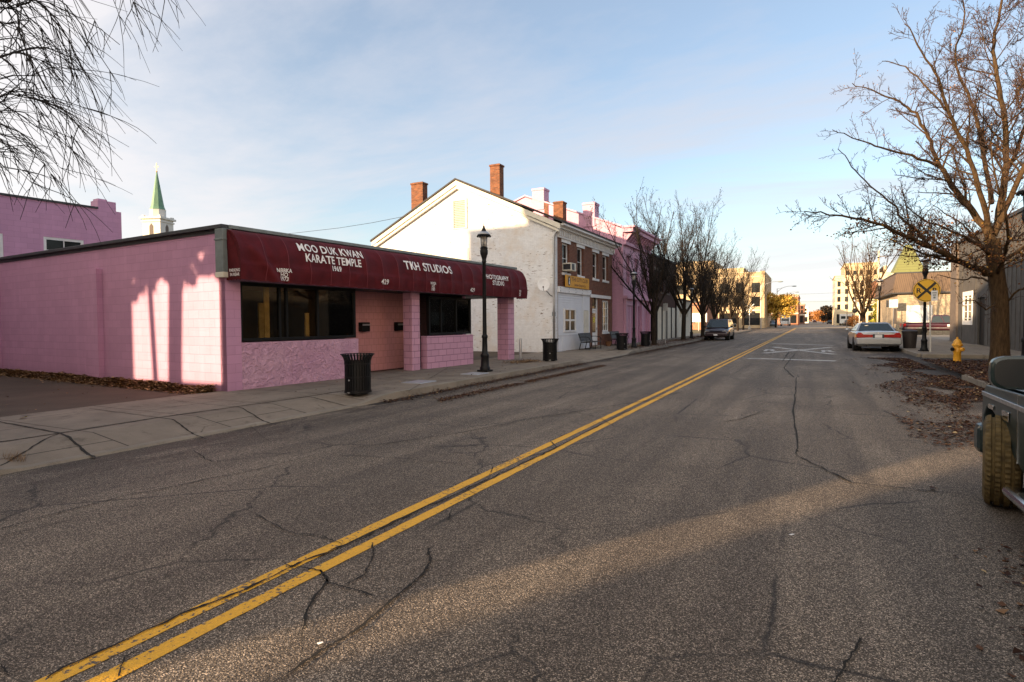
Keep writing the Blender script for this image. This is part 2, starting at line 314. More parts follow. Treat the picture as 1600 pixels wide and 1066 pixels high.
M = dict(
 steeplewhite=plain('weathered_white_trim', (.62, .60, .56), .8, .08, .5), seam=plain('awning_seam', (.17, .022, .030), .7, .1), gutter=plain('gutter_dirt', (.022, .016, .012), .95, .5, 5),
 redtwig=plain('red_brown_twig', (.040, .020, .012), .9, .3),
 mirrorglass=plain('mirror_glass_dark', (.012, .014, .017), .3, .05, 5, spec=.4),
 asphalt=mat_asphalt(), concrete=mat_concrete('sidewalk_concrete', (.25, .208, .165)), kerb=mat_concrete('kerb_concrete', (.27, .235, .19), False, .6),
 lot=mat_concrete('lot_pavement', (.085, .062, .045), False, .7), farconc=mat_concrete('pale_pavement', (.30, .27, .23), False, .3),
 pink=mat_block('pink_painted_block', (.57, .30, .46), (.43, .22, .34)), pinkd=mat_block('pink_painted_brick', (.62, .34, .46), (.42, .22, .31), .215, .075, .004, .35),
 stucco=mat_stucco(), splitface=mat_block('pink_splitface_block', (.62, .34, .47), (.26, .11, .18), .40, .2, .008, 1.0, .1, False),
 entry=mat_block('pink_tile_wall', (.66, .31, .32), (.38, .16, .17), .2, .2, .006, .3, .3, False),
 white_brick=mat_brick('white_painted_brick', (.78, .79, .80), (.74, .75, .76), (.68, .68, .69), .215, .075, .006, .60, (.13, .075, .045), (.80, 1.08)),
 red_brick=mat_brick('red_brick', (.20, .070, .040), (.135, .050, .032), (.20, .145, .11)), brown_brick=mat_brick('brown_brick', (.085, .038, .030), (.055, .028, .024), (.09, .065, .055)),
 chim_brick=mat_brick('chimney_brick', (.23, .085, .04), (.12, .045, .027), (.17, .11, .07)), tan_stone=mat_brick('tan_stone', (.50, .40, .28), (.38, .30, .21), (.33, .27, .2), .35, .11, .012),
 stone=mat_brick('pale_limestone', (.52, .40, .25), (.45, .34, .21), (.40, .31, .2), 1.1, .55, .02), orange_brick=mat_brick('orange_brick', (.42, .17, .10), (.36, .13, .075), (.4, .27, .18), .3, .1, .012),
 white=plain('white_paint', (.74, .73, .72), .6, .08, 4), offwhite=plain('cream_paint', (.66, .62, .52), .7, .1, 3), whitesid=plain('white_siding', (.70, .71, .74), .6, .05, 2),
 gray=plain('grey_trim', (.17, .20, .20), .6, .2, 5), roofdark=plain('dark_shingles', (.045, .042, .042), .9, .3, 9, .5, 60), coping=plain('dark_coping', (.035, .037, .042), .6, .25, 6),
 black=plain('black_cast_iron', (.006, .006, .007), .5, .2, 8, .15, 60, spec=.25), blackm=plain('black_steel', (.007, .007, .007), .6, .2, 8, spec=.2), darkmetal=plain('dark_metal', (.05, .05, .055), .45, .2, 8, metal=.6),
 galv=plain('galvanised_steel', (.42, .42, .42), .4, .15, 20, metal=.8), chrome=plain('chrome', (.75, .75, .75), .12, .05, 20, metal=1.0), rubber=plain('tyre_rubber', (.014, .013, .012), .85, .2, 30, spec=.2), tyreglow=plain('golden_lit_tyre_rubber', (.10, .070, .028), .8, .5, 14, spec=.25),  # treaded tyre: golden reflected light put into the rubber colour
 frame=plain('black_window_frame', (.006, .006, .006), .6, .1, 8, spec=.2), glass=mat_glass('dark_glass'), glass2=mat_glass('house_glass', (.015, .017, .018), .05, .35), carglass=mat_glass('car_glass', (.02, .03, .03), .03, .8),
 cloth=mat_fabric(), letter=plain('white_lettering', (.78, .76, .74), .6, .04, 10), yellow=mat_paint('yellow_road_paint', (.74, .39, .022), .30), roadwhite=mat_paint('white_road_paint', (.62, .60, .57), .5),
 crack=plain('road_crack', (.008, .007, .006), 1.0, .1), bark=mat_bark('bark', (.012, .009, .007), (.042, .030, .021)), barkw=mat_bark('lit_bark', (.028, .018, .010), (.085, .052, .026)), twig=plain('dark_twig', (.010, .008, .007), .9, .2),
 leaf=mat_leaf('fallen_leaves', [(0, (.025, .011, .007)), (.45, (.055, .022, .012)), (.8, (.11, .05, .024)), (.96, (.20, .11, .05)), (1, (.40, .30, .16))]),
 leafpale=mat_leaf('pale_fallen_leaves', [(0, (.06, .032, .018)), (.5, (.17, .095, .045)), (1, (.42, .27, .13))]),
 treeleaf=mat_leaf('hanging_leaves', [(0, (.06, .026, .012)), (.5, (.15, .06, .025)), (.85, (.28, .12, .035)), (1, (.45, .26, .05))]), darkleaf=mat_leaf('dark_leaves', [(0, (.012, .010, .008)), (1, (.05, .035, .022))]),
 yelleaf=mat_leaf('yellow_leaves', [(0, (.22, .13, .02)), (.5, (.48, .30, .045)), (1, (.68, .46, .10))]), orleaf=mat_leaf('orange_leaves', [(0, (.18, .07, .02)), (1, (.45, .20, .06))]), evleaf=mat_leaf('evergreen_leaves', [(0, (.02, .04, .012)), (1, (.06, .09, .025))]),
 olive=mat_leaf('golden_needles', [(0, (.10, .12, .015)), (.6, (.28, .26, .03)), (1, (.5, .40, .05))]),
 sign_y=plain('yellow_sign', (.72, .40, .02), .5, .06, 5), sign_blk=plain('sign_black', (.012, .012, .012), .6, .1), hyd=plain('yellow_enamel', (.74, .36, .03), .42, .18, 9, .1, 30), orange=plain('orange_yellow_board', (.66, .32, .03), .6, .1, 5), brownink=plain('brown_ink', (.22, .09, .03), .7, .1),
 silver=mat_carpaint('silver_paint', (.36, .37, .39), .5, .28), red=plain('red_lens', (.35, .012, .010), .15, .15, 9), maroon=mat_carpaint('maroon_paint', (.07, .014, .022), .4, .3), green=mat_carpaint('dark_green_paint', (.003, .019, .021), .0, .32, .4),
 whitep=mat_carpaint('white_car_paint', (.70, .70, .68), 0, .4), darkcar=mat_carpaint('dark_car_paint', (.03, .035, .04), .5, .3), greycar=mat_carpaint('grey_car_paint', (.12, .15, .16), .5, .3), purple=mat_carpaint('dark_plum_paint', (.035, .018, .022), .4, .3),
 bin=plain('brown_plastic_bin', (.03, .022, .02), .6, .2, 6), darkwall=plain('dark_grey_cladding', (.075, .068, .062), .8, .25, 2, .3, 50), brownwall=plain('brown_trim', (.12, .095, .08), .8, .2, 3), mansard=mat_block('brown_wood_cladding', (.13, .085, .055), (.03, .02, .015), .18, 9, .012, .6, .3, False),
 greenroof=mat_block('mossy_green_roof', (.17, .18, .065), (.1, .1, .04), 3, .45, .03, .4, .3, False), copper=plain('verdigris_copper', (.12, .23, .15), .6, .25, .5), ivory=plain('ivory_stone', (.60, .50, .34), .8, .08, .4),
 gold=plain('gilt_metal', (.35, .24, .08), .35, .1, 8, metal=.7), curtain=plain('curtain_gold_reflection', (.70, .52, .20), .9, .3, 4), interior=plain('dim_interior', (.045, .03, .016), .9, .5, 1.5), yellowpap=plain('yellow_paper', (.62, .52, .06), .8, .1), lampglass=plain('frosted_lamp_glass', (.62, .58, .52), .25, .06, 9, spec=.6, Transmission_Weight=.5),  # curtain colour lightened to stand in for gold reflections in the glass
 grass=plain('dry_grass', (.10, .085, .035), .95, .35, 2), steel=plain('brushed_plate', (.42, .44, .47), .4, .1, 9, metal=.5), dirtc=plain('tree_pit_soil', (.030, .018, .012), .95, .4, 6, .6, 30), redbox=plain('traffic_signal_housing', (.05, .02, .02), .6, .2))

# ------------------------------------------------------------------ writing
def text_flat(body, size, align='CENTER', ext=0.0, spacing=1.05, xs=1.0):
    """flat triangulated lettering -> (verts2d, faces)"""
    cu = bpy.data.curves.new('t', 'FONT'); cu.body = body; cu.size = size; cu.align_x = align; cu.space_character = spacing; cu.resolution_u = 3; cu.offset = size*.022
    o = bpy.data.objects.new('t', cu); C.objects.link(o); dg = bpy.context.evaluated_depsgraph_get()
    me = bpy.data.meshes.new_from_object(o.evaluated_get(dg)); vs_ = [(v.co.x*xs, v.co.y) for v in me.vertices]; fs = [tuple(p.vertices) for p in me.polygons]
    bpy.data.objects.remove(o); bpy.data.meshes.remove(me); bpy.data.curves.remove(cu); return vs_, fs
def add_text(mb, body, size, fn, **kw):
    vs_, fs = text_flat(body, size, **kw); n = len(mb.v)
    for x, y in vs_: mb.v.append(tuple(fn(x, y)))
    for f in fs: mb.f.append(tuple(n+i for i in f))

# ------------------------------------------------------------------ the setting
def struct(name, mb, mat, **kw): return settag(mb.build(name, mat, None, **kw), kind='structure')
def sheet(name, mat, rects, z):
    mb = MB()
    for x0, x1, y0, y1 in rects: mb.quad((x0, y0, z), (x1, y0, z), (x1, y1, z), (x0, y1, z))
    return struct(name, mb, mat)
sheet('ground', M['grass'], [(-900, 900, -300, 1600)], -.10)
sheet('road', M['asphalt'], [(-60, 60, -60, 128)], 0.0)
sheet('far_road', M['farconc'], [(-90, 90, 128.0, 140), (-7.5, 8.5, 140, 900)], 0.004)
sheet('left_lot', M['lot'], [(-60, -11.5, -6, 62)], .11)
sheet('grass_verge', M['grass'], [(-45, -11.5, 62, 100)], .12)
sheet('pale_lot', M['farconc'], [(8.45, 40, 50, 66), (5.0, 8.45, 62, 66)], .13)
# left pavement: raised slab with two dropped crossings
mb = MB(); kb = MB()
def prof(y):
    """kerb height along the left side"""
    def s(a, b): t = max(0, min(1, (y-a)/(b-a))); return t*t*(3-2*t)
    return .02+.12*(1-s(2.6, 3.4))+.12*s(8.6, 9.9)-.11*s(20.6, 21.8)+.11*s(27.4, 28.6)
ys = [-40, -10, 0, 2, 2.6, 2.8, 3.0, 3.2, 3.4, 4, 6, 8, 8.6, 8.9, 9.2, 9.5, 9.9, 12, 16, 20, 20.6, 20.9, 21.2, 21.5, 21.8, 24, 27.4, 27.7, 28, 28.3, 28.6, 40, 60, 80, 97]
for a, b in zip(ys, ys[1:]):
    pa, pb = prof(a), prof(b)
    for (xa, xb, fa, fb) in ((-7.88, -8.7, 0, 1), (-8.7, -11.55, 1, 1)):
        za = lambda p, f: p+(.135-p)*f
        mb.quad((xa, a, za(pa, fa)), (xa, b, za(pb, fa)), (xb, b, za(pb, fb)), (xb, a, za(pa, fb)))
    kb.quad((-7.88, a, pa+.006), (-7.88, b, pb+.006), (-7.735, b, pb+.004), (-7.735, a, pa+.004))
    kb.quad((-7.735, a, pa+.004), (-7.735, b, pb+.004), (-7.70, b, -.01), (-7.70, a, -.01))
    kb.quad((-7.88, a, pa+.006), (-7.88, b, pb+.006), (-7.88, b, -.05), (-7.88, a, -.05))
mb.quad((-7.88, 97, .14), (-11.55, 97, .13), (-11.55, 97, -.05), (-7.88, 97, -.05))
struct('pavement', mb, M['concrete']); struct('kerb', kb, M['kerb'])
mb = MB(); mb.box(-11.55, -8.9, 27.6, 62, .05, .15); struct('shop_pavement', mb, M['concrete'])
# right side
mb = MB(); mb.box(3.72, 8.45, -20, 17, -.05, .13); mb.box(6.4, 8.45, 17, 26, -.05, .13); mb.box(4.22, 8.45, 29.6, 62, -.05, .14); struct('right_pavement', mb, M['concrete'])
mb = MB(); mb.box(3.57, 3.72, -20, 19.0, -.05, .15)
mb.prism([(3.57, 19.0, -.05), (3.72, 19.0, -.05), (5.1, 21.8, -.05), (5.0, 21.9, -.05)], (0, 0, .19)); mb.box(4.07, 4.22, 29.8, 62, -.05, .155); mb.box(4.22, 8.45, 29.45, 29.6, -.05, .155)
struct('right_kerb', mb, M['kerb'], bevel=.02)
mb = MB(); mb.poly([(3.72, 17, .10), (6.4, 17, .12), (6.4, 25.4, .12), (4.2, 25.4, .03), (3.9, 21, .05), (3.72, 19, .10)]); struct('tree_pit', mb, M['dirtc'])

# road paint: thin sheets above the asphalt
def strip(mb, pts, w, z, jag=0.0, rng=None):
    """ribbon of width w (number or list) along ground points"""
    pts = [Vector((p[0], p[1], 0)) for p in pts]
    if isinstance(w, (int, float)): w = [w]*len(pts)
    L = []
    for i, p in enumerate(pts):
        t = (pts[min(i+1, len(pts)-1)]-pts[max(i-1, 0)]).normalized(); nrm = Vector((-t.y, t.x, 0)); j = (rng.uniform(-jag, jag) if rng else 0)
        L.append((p+nrm*(w[i]/2+j), p-nrm*(w[i]/2+j)))
    for (a, b), (c, d) in zip(L, L[1:]): mb.quad((a.x, a.y, z), (c.x, c.y, z), (d.x, d.y, z), (b.x, b.y, z))
rg = random.Random(3)
mb = MB()
for off in (-.105, .105):
    pts = [(-2.93+off+.0062*max(0, y-3)*.9, y) for y in [-6, -2, 0]+[i*.15 for i in range(1, 120)]+[18+i*1.5 for i in range(72)]]
    strip(mb, pts, .105, .004, .004, rg)
struct('yellow_line', mb, M['yellow'])
mb = MB()
for a, b, w in (((1168, 560), (1306, 564.2), .42), ((1206, 537), (1303, 540), .42), ((1246, 516.5), (1298, 517), .5)):
    p, q = at(*a), at(*b); strip(mb, [p.lerp(q, i/8) for i in range(9)], w, .004, .01, rg)
strip(mb, [at(1193, 552).lerp(at(1298, 543), i/10) for i in range(11)], .34, .004, .01, rg)
strip(mb, [at(1208, 542.5).lerp(at(1302, 553.8), i/10) for i in range(11)], .34, .0075, .01, rg)
for cx, cy in ((at(1203, 547.5).x, at(1203, 547.5).y-.9), (at(1293, 549).x, at(1293, 549).y-.8)):
    add_text(mb, 'R', 2.6, lambda x, y: (cx+x*.42, cy+y*1.05, .004))
struct('crossing_marking', mb, M['roadwhite'])
# cracks drawn from the surface: thin dark fissures over road and paint
mb = MB()
def crack(pix, w=.012, n=9, wob=.02, z=.0105, thin=True):
    P = [at(*p) for p in pix]; out = []; w = w*(.75+max(0, min(1.1, (P[0].y+P[-1].y)*.09)))
    for a, b in zip(P, P[1:]):
        for i in range(n):
            t = i/n; q = a.lerp(b, t); L = (b-a).length
            out.append(q+Vector((rg.gauss(0, wob*min(1, L*1.2)*.5), rg.gauss(0, wob*min(1, L*1.2)*.5), 0)))
    out.append(P[-1]); m = len(out)
    ws = [w*rg.uniform(.35, 1.25)*(min(1, (m-1-i)/6+.15) if thin else 1) for i in range(m)]
    strip(mb, out, ws, z)
for pix, w in (
 ([(66, 1062), (300, 955), (380, 925), (455, 888), (470, 880), (560, 845), (640, 805), (760, 752), (840, 715), (870, 700), (985, 640)], .012),
 ([(500, 893), (512, 905), (480, 955), (471, 1000)], .012), ([(455, 886), (500, 893), (512, 912), (560, 925), (600, 938)], .010),
 ([(582, 850), (583, 870), (570, 900), (530, 920)], .010), ([(670, 858), (672, 880), (660, 900), (630, 925), (600, 950), (560, 985), (500, 1020), (420, 1075)], .016),
 ([(400, 805), (440, 828), (460, 835), (500, 838), (545, 855)], .009), ([(440, 880), (520, 850)], .006), ([(455, 888), (440, 880)], .008),
 ([(185, 1060), (195, 1030), (220, 1015)], .010), ([(530, 712), (640, 718), (770, 730)], .008), ([(355, 640), (420, 690), (520, 688)], .005),
 ([(770, 730), (765, 745)], .008), ([(700, 815), (707, 795)], .008), ([(745, 775), (720, 760)], .007), ([(870, 700), (860, 690), (900, 672)], .008), ([(985, 642), (960, 650)], .01),
 ([(1245, 590), (1240, 640), (1247, 700), (1243, 712)], .016), ([(1243, 712), (1300, 740), (1330, 755), (1420, 765), (1520, 775)], .010), ([(1330, 755), (1300, 738)], .01),
 ([(1345, 1000), (1320, 1045), (1300, 1075)], .010), ([(0, 828), (100, 800), (200, 775), (400, 735), (520, 705)], .010), ([(0, 840), (150, 805), (330, 770)], .006),
 ([(560, 700), (700, 680), (850, 652), (1000, 628), (1060, 618)], .010), ([(620, 650), (800, 655), (900, 650)], .007), ([(880, 640), (940, 655), (960, 668), (1010, 672)], .008),
 ([(20, 740), (150, 722), (260, 715), (300, 705), (330, 722), (420, 715), (540, 690)], .007), ([(1100, 590), (1180, 585), (1240, 590)], .01), ([(1233, 550), (1222, 566)], .03),
 ([(1130, 660), (1160, 655), (1200, 640)], .012), ([(1025, 622), (1080, 610), (1130, 600)], .01), ([(1240, 590), (1225, 575), (1246, 548)], .02), ([(0, 1040), (15, 1060)], .01)):
    crack(pix, w)
struct('road_crack', mb, M['crack'])
mb = MB()
def pavz(x, y): p = prof(y); f = max(0, min(1, (-7.88-x)/.82)); return p+(.135-p)*f+.006
def joint(pix, w, n=14):
    P = [at(px, py, .12) for px, py in pix]; out = []
    for a, b in zip(P, P[1:]):
        for i in range(n): out.append(a.lerp(b, i/n)+Vector((rg.gauss(0, .006), rg.gauss(0, .006), 0)))
    out.append(P[-1])
    for a, b in zip(out, out[1:]):
        t = (b-a).normalized(); nn = Vector((-t.y, t.x, 0))*w*rg.uniform(.35, .65)
        q = [a+nn, b+nn, b-nn, a-nn]; mb.quad(*[(v.x, v.y, pavz(v.x, v.y)) for v in q])
joint([(-60, 702), (0, 693), (94, 679), (250, 654), (400, 633), (500, 618), (560, 608)], .045)
joint([(-60, 650), (0, 661), (94, 679)], .03); joint([(94, 679), (147, 702)], .035); joint([(94, 679), (0, 718)], .02); joint([(269, 657), (322, 675)], .022); joint([(372, 638), (431, 654)], .022); joint([(140, 640), (269, 657)], .014); joint([(262, 627), (372, 638)], .014)
joint([(480, 622), (560, 628)], .02); joint([(640, 612), (700, 575)], .014); joint([(560, 608), (700, 588), (830, 571)], .016); joint([(600, 590), (690, 600)], .016); joint([(700, 575), (780, 583)], .016)
struct('pavement_joint', mb, M['crack'])
mb = MB(); P = [(-7.60, 9.0+i*.35) for i in range(150)]; strip(mb, P, [.16+.12*rg.random()+.12*mnoise.noise(Vector((i*.25, 0, 0))) for i in range(150)], .003)
P = [(3.38, -6+i*.35) for i in range(72)]; strip(mb, P, [.26+.2*rg.random()+.2*mnoise.noise(Vector((i*.3, 5, 0))) for i in range(72)], .003)
P = [(3.95, 29.6+i*.4) for i in range(75)]; strip(mb, P, [.16+.15*rg.random() for i in range(75)], .003)
struct('gutter', mb, M['gutter'])
# pavement utility covers
mb = MB()
for px, py in ((655, 597), (742, 584)):
    p = at(px, py, .14); mb.box(p.x-.28, p.x+.28, p.y-.35, p.y+.35, .12, .152)
    o = mb.build('utility_cover', M['steel'], bevel=.01); settag(o, 'steel utility cover set in the pavement %s' % ('between the near litter bin and the lamp post' if px < 700 else 'right beside the lamp post foot'), 'cover', 'steel covers in the left pavement'); mb = MB()

# ------------------------------------------------------------------ windows and doors
def clear_glass():
    m, n, l, b = newmat('shop_glass'); n.remove(b)
    t = n.new('ShaderNodeBsdfTransparent'); t.inputs[0].default_value = (.85, .80, .70, 1); g = n.new('ShaderNodeBsdfGlossy'); g.inputs['Roughness'].default_value = .02; g.inputs[0].default_value = (.9, .9, .9, 1)
    f = n.new('ShaderNodeFresnel'); f.inputs[0].default_value = 1.5; x = n.new('ShaderNodeMixShader'); o = [k for k in n if k.type == 'OUTPUT_MATERIAL'][0]
    l.new(f.outputs[0], x.inputs[0]); l.new(t.outputs[0], x.inputs[1]); l.new(g.outputs[0], x.inputs[2]); l.new(x.outputs[0], o.inputs[0]); return m
M['shopglass'] = clear_glass()
def window(parent, axis, p, a0, a1, z0, z1, fm, rows=2, cols=1, fw=.06, dep=.08, back=.10, glass='glass2', name='window', sill=None, lintel=None, barw=.03, cuts=None):
    """framed window set `back` behind the wall plane p. glass pane and sill are pieces of it"""
    o0, o1 = back, back+dep
    def bx(mb, b0, b1, c0, c1, d0, d1):
        if axis == 'x': mb.box(p-d1, p-d0, b0, b1, c0, c1)
        elif axis == '-x': mb.box(p+d0, p+d1, b0, b1, c0, c1)
        else: mb.box(b0, b1, p+d0, p+d1, c0, c1)
    f = MB(); bx(f, a0, a0+fw, z0, z1, o0, o1); bx(f, a1-fw, a1, z0, z1, o0, o1); bx(f, a0+fw, a1-fw, z0, z0+fw, o0, o1); bx(f, a0+fw, a1-fw, z1-fw, z1, o0, o1)
    for i in range(1, rows): zz = z0+(z1-z0)*i/rows; bx(f, a0+fw, a1-fw, zz-barw/2, zz+barw/2, o0+.012, o1-.012)
    for x in (cuts if cuts else [a0+(a1-a0)*i/cols for i in range(1, cols)]): bx(f, x-barw/2, x+barw/2, z0+fw, z1-fw, o0+.006, o1-.006)
    w = f.build(name, fm, parent, bevel=.004)
    g = MB(); bx(g, a0+fw*.5, a1-fw*.5, z0+fw*.5, z1-fw*.5, o0+dep*.5, o0+dep*.5+.008); g.build('pane', M[glass], w)
    if sill: s = MB(); bx(s, a0-.06, a1+.06, z0-.12, z0-.002, -.06, back+.02); s.build('sill', sill, w)
    if lintel: s = MB(); bx(s, a0-.12, a1+.12, z1+.002, z1+.22, -.035, back+.02); s.build('lintel', lintel, w)
    return w

# ------------------------------------------------------------------ pink karate building
kar = thing('block_building', 'low pink painted block building with a long maroon awning over dark shop windows', 'building', (-11.25, 8.6, .12), R_(-4.2))
w = MB()
w.wall('y', 0, .2, -30, -.001, -.12, 3.52)
w.box(-5.95, -5.27, -.14, -.001, -.12, 2.94); w.box(-13.4, -11.75, -.14, -.001, -.12, 2.94)
w.wall('x', 0, .22, 0, .36, -.12, 3.5); w.wall('x', 0, .2, .36, 9.35, 2.42, 3.5)
w.box(-30, -.3, 9.16, 9.34, -.12, 3.5); w.box(-30.2, -30, 0, 9.35, -.12, 3.5)
w.build('wall', M['pink'], kar)
w = MB(); w.box(-.34, 0, .361, 3.87, -.12, 1.06); w.build('stucco_panel', M['stucco'], kar)
w = MB(); w.box(-.24, 0, 6.80, 9.349, -.12, 1.05); w.build('splitface_panel', M['splitface'], kar)
w = MB(); w.box(-1.45, -1.25, 3.6, 7.24, -.12, 2.43); w.box(-1.25, -.345, 3.72, 3.86, -.12, 2.43); w.build('entry_wall', M['entry'], kar)
for a, b, x0 in ((6.10, 6.47, -.36), (11.74, 12.2, -.5)):
    w = MB(); w.box(x0, 0, a, b, -.12, 2.43); w.build('pillar', M['splitface'], kar, bevel=.015)
w = MB(); w.box(-30.2, -.02, -.02, 9.37, 3.45, 3.53); w.box(-4, -.02, 9.37, 12.32, 3.3, 3.5); w.box(-4, -.03, 9.37, 12.3, 2.43, 3.3); w.box(-.3, -.02, .36, 9.3, 2.40, 2.43); w.box(-1.45, -.02, 3.7, 6.9, 2.432, 2.6); w.build('roof', M['coping'], kar)
w = MB(); w.box(-30.3, .04, -.09, .08, 3.535, 3.62); w.build('side_coping', M['coping'], kar, bevel=.01)
w = MB(); w.box(-.12, .07, .085, 12.34, 3.54, 3.62); w.build('front_coping', M['gray'], kar, bevel=.01)
w = MB(); w.box(-.20, .075, -.085, .13, 2.60, 3.53); w.box(-.22, .09, -.10, .145, 3.28, 3.32); c_ = w.build('corner_trim', M['gray'], kar, bevel=.008)
w = MB(); w.box(-.21, .08, -.09, .135, 2.48, 2.598); w.build('trim_foot', M['offwhite'], c_, bevel=.008)
# dark room behind the glass with curtains
w = MB(); w.box(-3.2, -3.1, .2, 9.15, 0, 2.42); w.box(-3.1, -1.5, .25, 9.1, -.1, -.02); w.box(-3.1, -.25, .22, .3, 0, 2.42); w.box(-3.1, -.36, 3.55, 3.71, 0, 2.42); w.box(-3.1, -.3, 9.08, 9.15, 0, 2.42); w.box(-3.1, -1.46, 7.25, 7.3, 0, 2.42); w.build('room', M['interior'], kar)
w = MB()
for m in (7.85, 8.12, 8.44, 8.76, 9.0): MB().box(-.62, -.6, m, m+.17, 1.1, 2.3).build('curtain', M['curtain'], kar)
w.box(-.9, -.85, 7.3, 7.75, 1.1, 1.7); w.build('cabinet', M['curtain'], kar)
for q in ((-.66, -.63, 1.42, 1.56, 1.1, 2.4), (-.7, -.66, 2.66, 2.78, 1.1, 1.75), (-1.2, -1.15, 1.65, 1.85, 1.1, 2.0)): MB().box(*q).build('curtain', M['curtain'], kar)
w1 = window(kar, 'x', 0, .365, 3.83, 1.085, 2.40, M['frame'], 1, 1, .07, .09, .04, 'shopglass', cuts=[1.42, 1.62, 2.55], barw=.06)
w = MB(); w.box(-.112, -.108, 3.28, 3.44, 1.62, 1.85); w.build('notice', M['yellowpap'], w1)
window(kar, 'x', 0, 6.97, 9.30, 1.075, 2.31, M['frame'], 1, 1, .07, .09, .04, 'shopglass', cuts=[7.62, 8.45], barw=.05)
w = MB(); w.box(-1.249, -.25, 7.25, 7.29, -.1, 2.42); d_ = w.build('door', M['glass'], kar)
w = MB(); w.box(-1.24, -1.17, 7.20, 7.249, -.1, 2.4); w.box(-.34, -.26, 7.20, 7.249, -.1, 2.4); w.box(-1.17, -.34, 7.21, 7.249, .95, 1.0); w.build('door_frame', M['frame'], d_)
for c0 in (5.27, 6.83):
    w = MB(); w.box(-1.249, -1.09, c0-.17, c0+.17, 1.22, 1.50); b_ = w.build('mailbox', M['blackm'], kar, bevel=.02)
    w = MB(); w.box(-1.089, -1.075, c0-.15, c0+.15, 1.40, 1.45); w.build('mailbox_flap', M['galv'], b_)
# awning
def aprof(z):
    if z >= 2.86: return .03+.50*math.sqrt(max(0, 1-((z-2.86)/.66)**2))
    return .53+.012*math.sin((2.86-z)*9)
def asurf(m, z, off=0):
    t = (m*1.62) % 1.0; rib = -.045*math.sin(math.pi*t)**.7*min(1, (3.52-z)/.2)*(1 if z > 2.78 else .35)
    wr = .016*mnoise.noise(Vector((m*1.1, z*3.2, 2)))+.012*mnoise.noise(Vector((m*4, z*1.2, 5)))*(1.6 if z < 2.75 else .6)
    fold = .07*math.exp(-((m-.35-.8*max(0, 3.1-z))/.14)**2)*(1 if z < 3.2 else .4)-.03*math.exp(-((m-.7-.8*max(0, 3.0-z))/.10)**2)
    k = min(1.0, max(0.0, (3.52-z)*6))
    return aprof(z)+(rib+wr+fold)*k+off
w = MB(); NM = 300; zs = [2.86+.66*math.cos(math.pi/2*i/14) for i in range(15)]+[2.86-.455*i/8 for i in range(1, 9)]
idx = {}
for i in range(NM+1):
    m = .02+12.30*i/NM; scal = .012*abs(math.sin(m*9.5))
    for j, z in enumerate(zs):
        zz = z-(scal if j == len(zs)-1 else 0)+(.03*math.exp(-m*1.6))*(j >= 15); idx[i, j] = w.vert((asurf(m, z), m, zz))
for i in range(NM):
    for j in range(len(zs)-1): w.f.append((idx[i, j], idx[i+1, j], idx[i+1, j+1], idx[i, j+1]))
for m, i in ((.02, 0), (12.32, NM)):   # end panels with a scalloped hem
    ring = [w.v[idx[i, j]] for j in range(len(zs))]
    K = 16; base = len(w.v)
    for j, (x, y, z) in enumerate(ring):
        for k in range(K+1):
            u = k/K; zz = z-(.02*abs(math.sin(u*15)) if j == len(ring)-1 else 0); bulge = .014*math.sin(u*7+z*5)*min(1, u*5, (1-u)*5)
            w.v.append((.03+(x-.03)*u, y+bulge, zz))
    for j in range(len(ring)-1):
        for k in range(K): a = base+j*(K+1)+k; w.f.append((a, a+1, a+K+2, a+K+1))
awn = w.build('awning', M['cloth'], kar, smooth='auto')
w = MB()
for z in (2.745,):
    for i in range(NM): 
        m = .03+12.28*i/NM; m2 = .03+12.28*(i+1)/NM; w.quad((asurf(m, z, .004), m, z), (asurf(m2, z, .004), m2, z), (asurf(m2, z-.012, .004), m2, z-.012), (asurf(m, z-.012, .004), m, z-.012))
w.build('hem_seam', M['cloth'], awn)
for q in range(1, 20):
    m = q/1.62
    if m > 12.25: break
    w = MB()
    for za, zb in zip(zs[1:], zs[2:]): w.quad((asurf(m-.008, za, .005), m-.008, za), (asurf(m+.008, za, .005), m+.008, za), (asurf(m+.008, zb, .005), m+.008, zb), (asurf(m-.008, zb, .005), m-.008, zb))
    w.build('rib_seam', M['seam'], awn)
w = MB()
def onawn(mc, zb, tilt=0): return lambda x, y: (asurf(mc+x, min(3.5, zb+y), .022), mc+x, zb+y)
for body, size, mc, zb, xs in (('MOO DUK KWAN', .262, 2.62, 3.19, .93), ('KARATE TEMPLE', .272, 2.63, 2.945, .87), ('1969', .18, 2.66, 2.775, .95), ('TKH STUDIOS', .34, 6.38, 3.03, 1.0),
        ('PHOTOGRAPHY', .225, 10.2, 3.0, .92), ('STUDIO', .225, 10.22, 2.80, .95), ('NBBKA', .125, 1.10, 2.64, .9), ('HQ', .125, 1.10, 2.545, .9), ('1973', .125, 1.10, 2.45, .9),
        ('429', .19, 4.36, 2.54, 1), ('WKSA', .12, 6.46, 2.63, .8), ('HQ', .12, 6.46, 2.54, .8), ('1980', .12, 6.46, 2.45, .8), ('429', .18, 8.56, 2.50, .8), ('TKD', .09, 11.72, 2.62, .9), ('HQ', .09, 11.72, 2.54, .9), ('1987', .09, 11.72, 2.46, .8)):
    add_text(w, body, size, onawn(mc, zb), xs=xs)
for body, zb in (('PARKING', 2.59), ('IN REAR', 2.50)): add_text(w, body, .092, lambda x, y: (.36+x, -.012, zb+y), xs=.92)
w.build('lettering', M['letter'], awn, fixn=False)

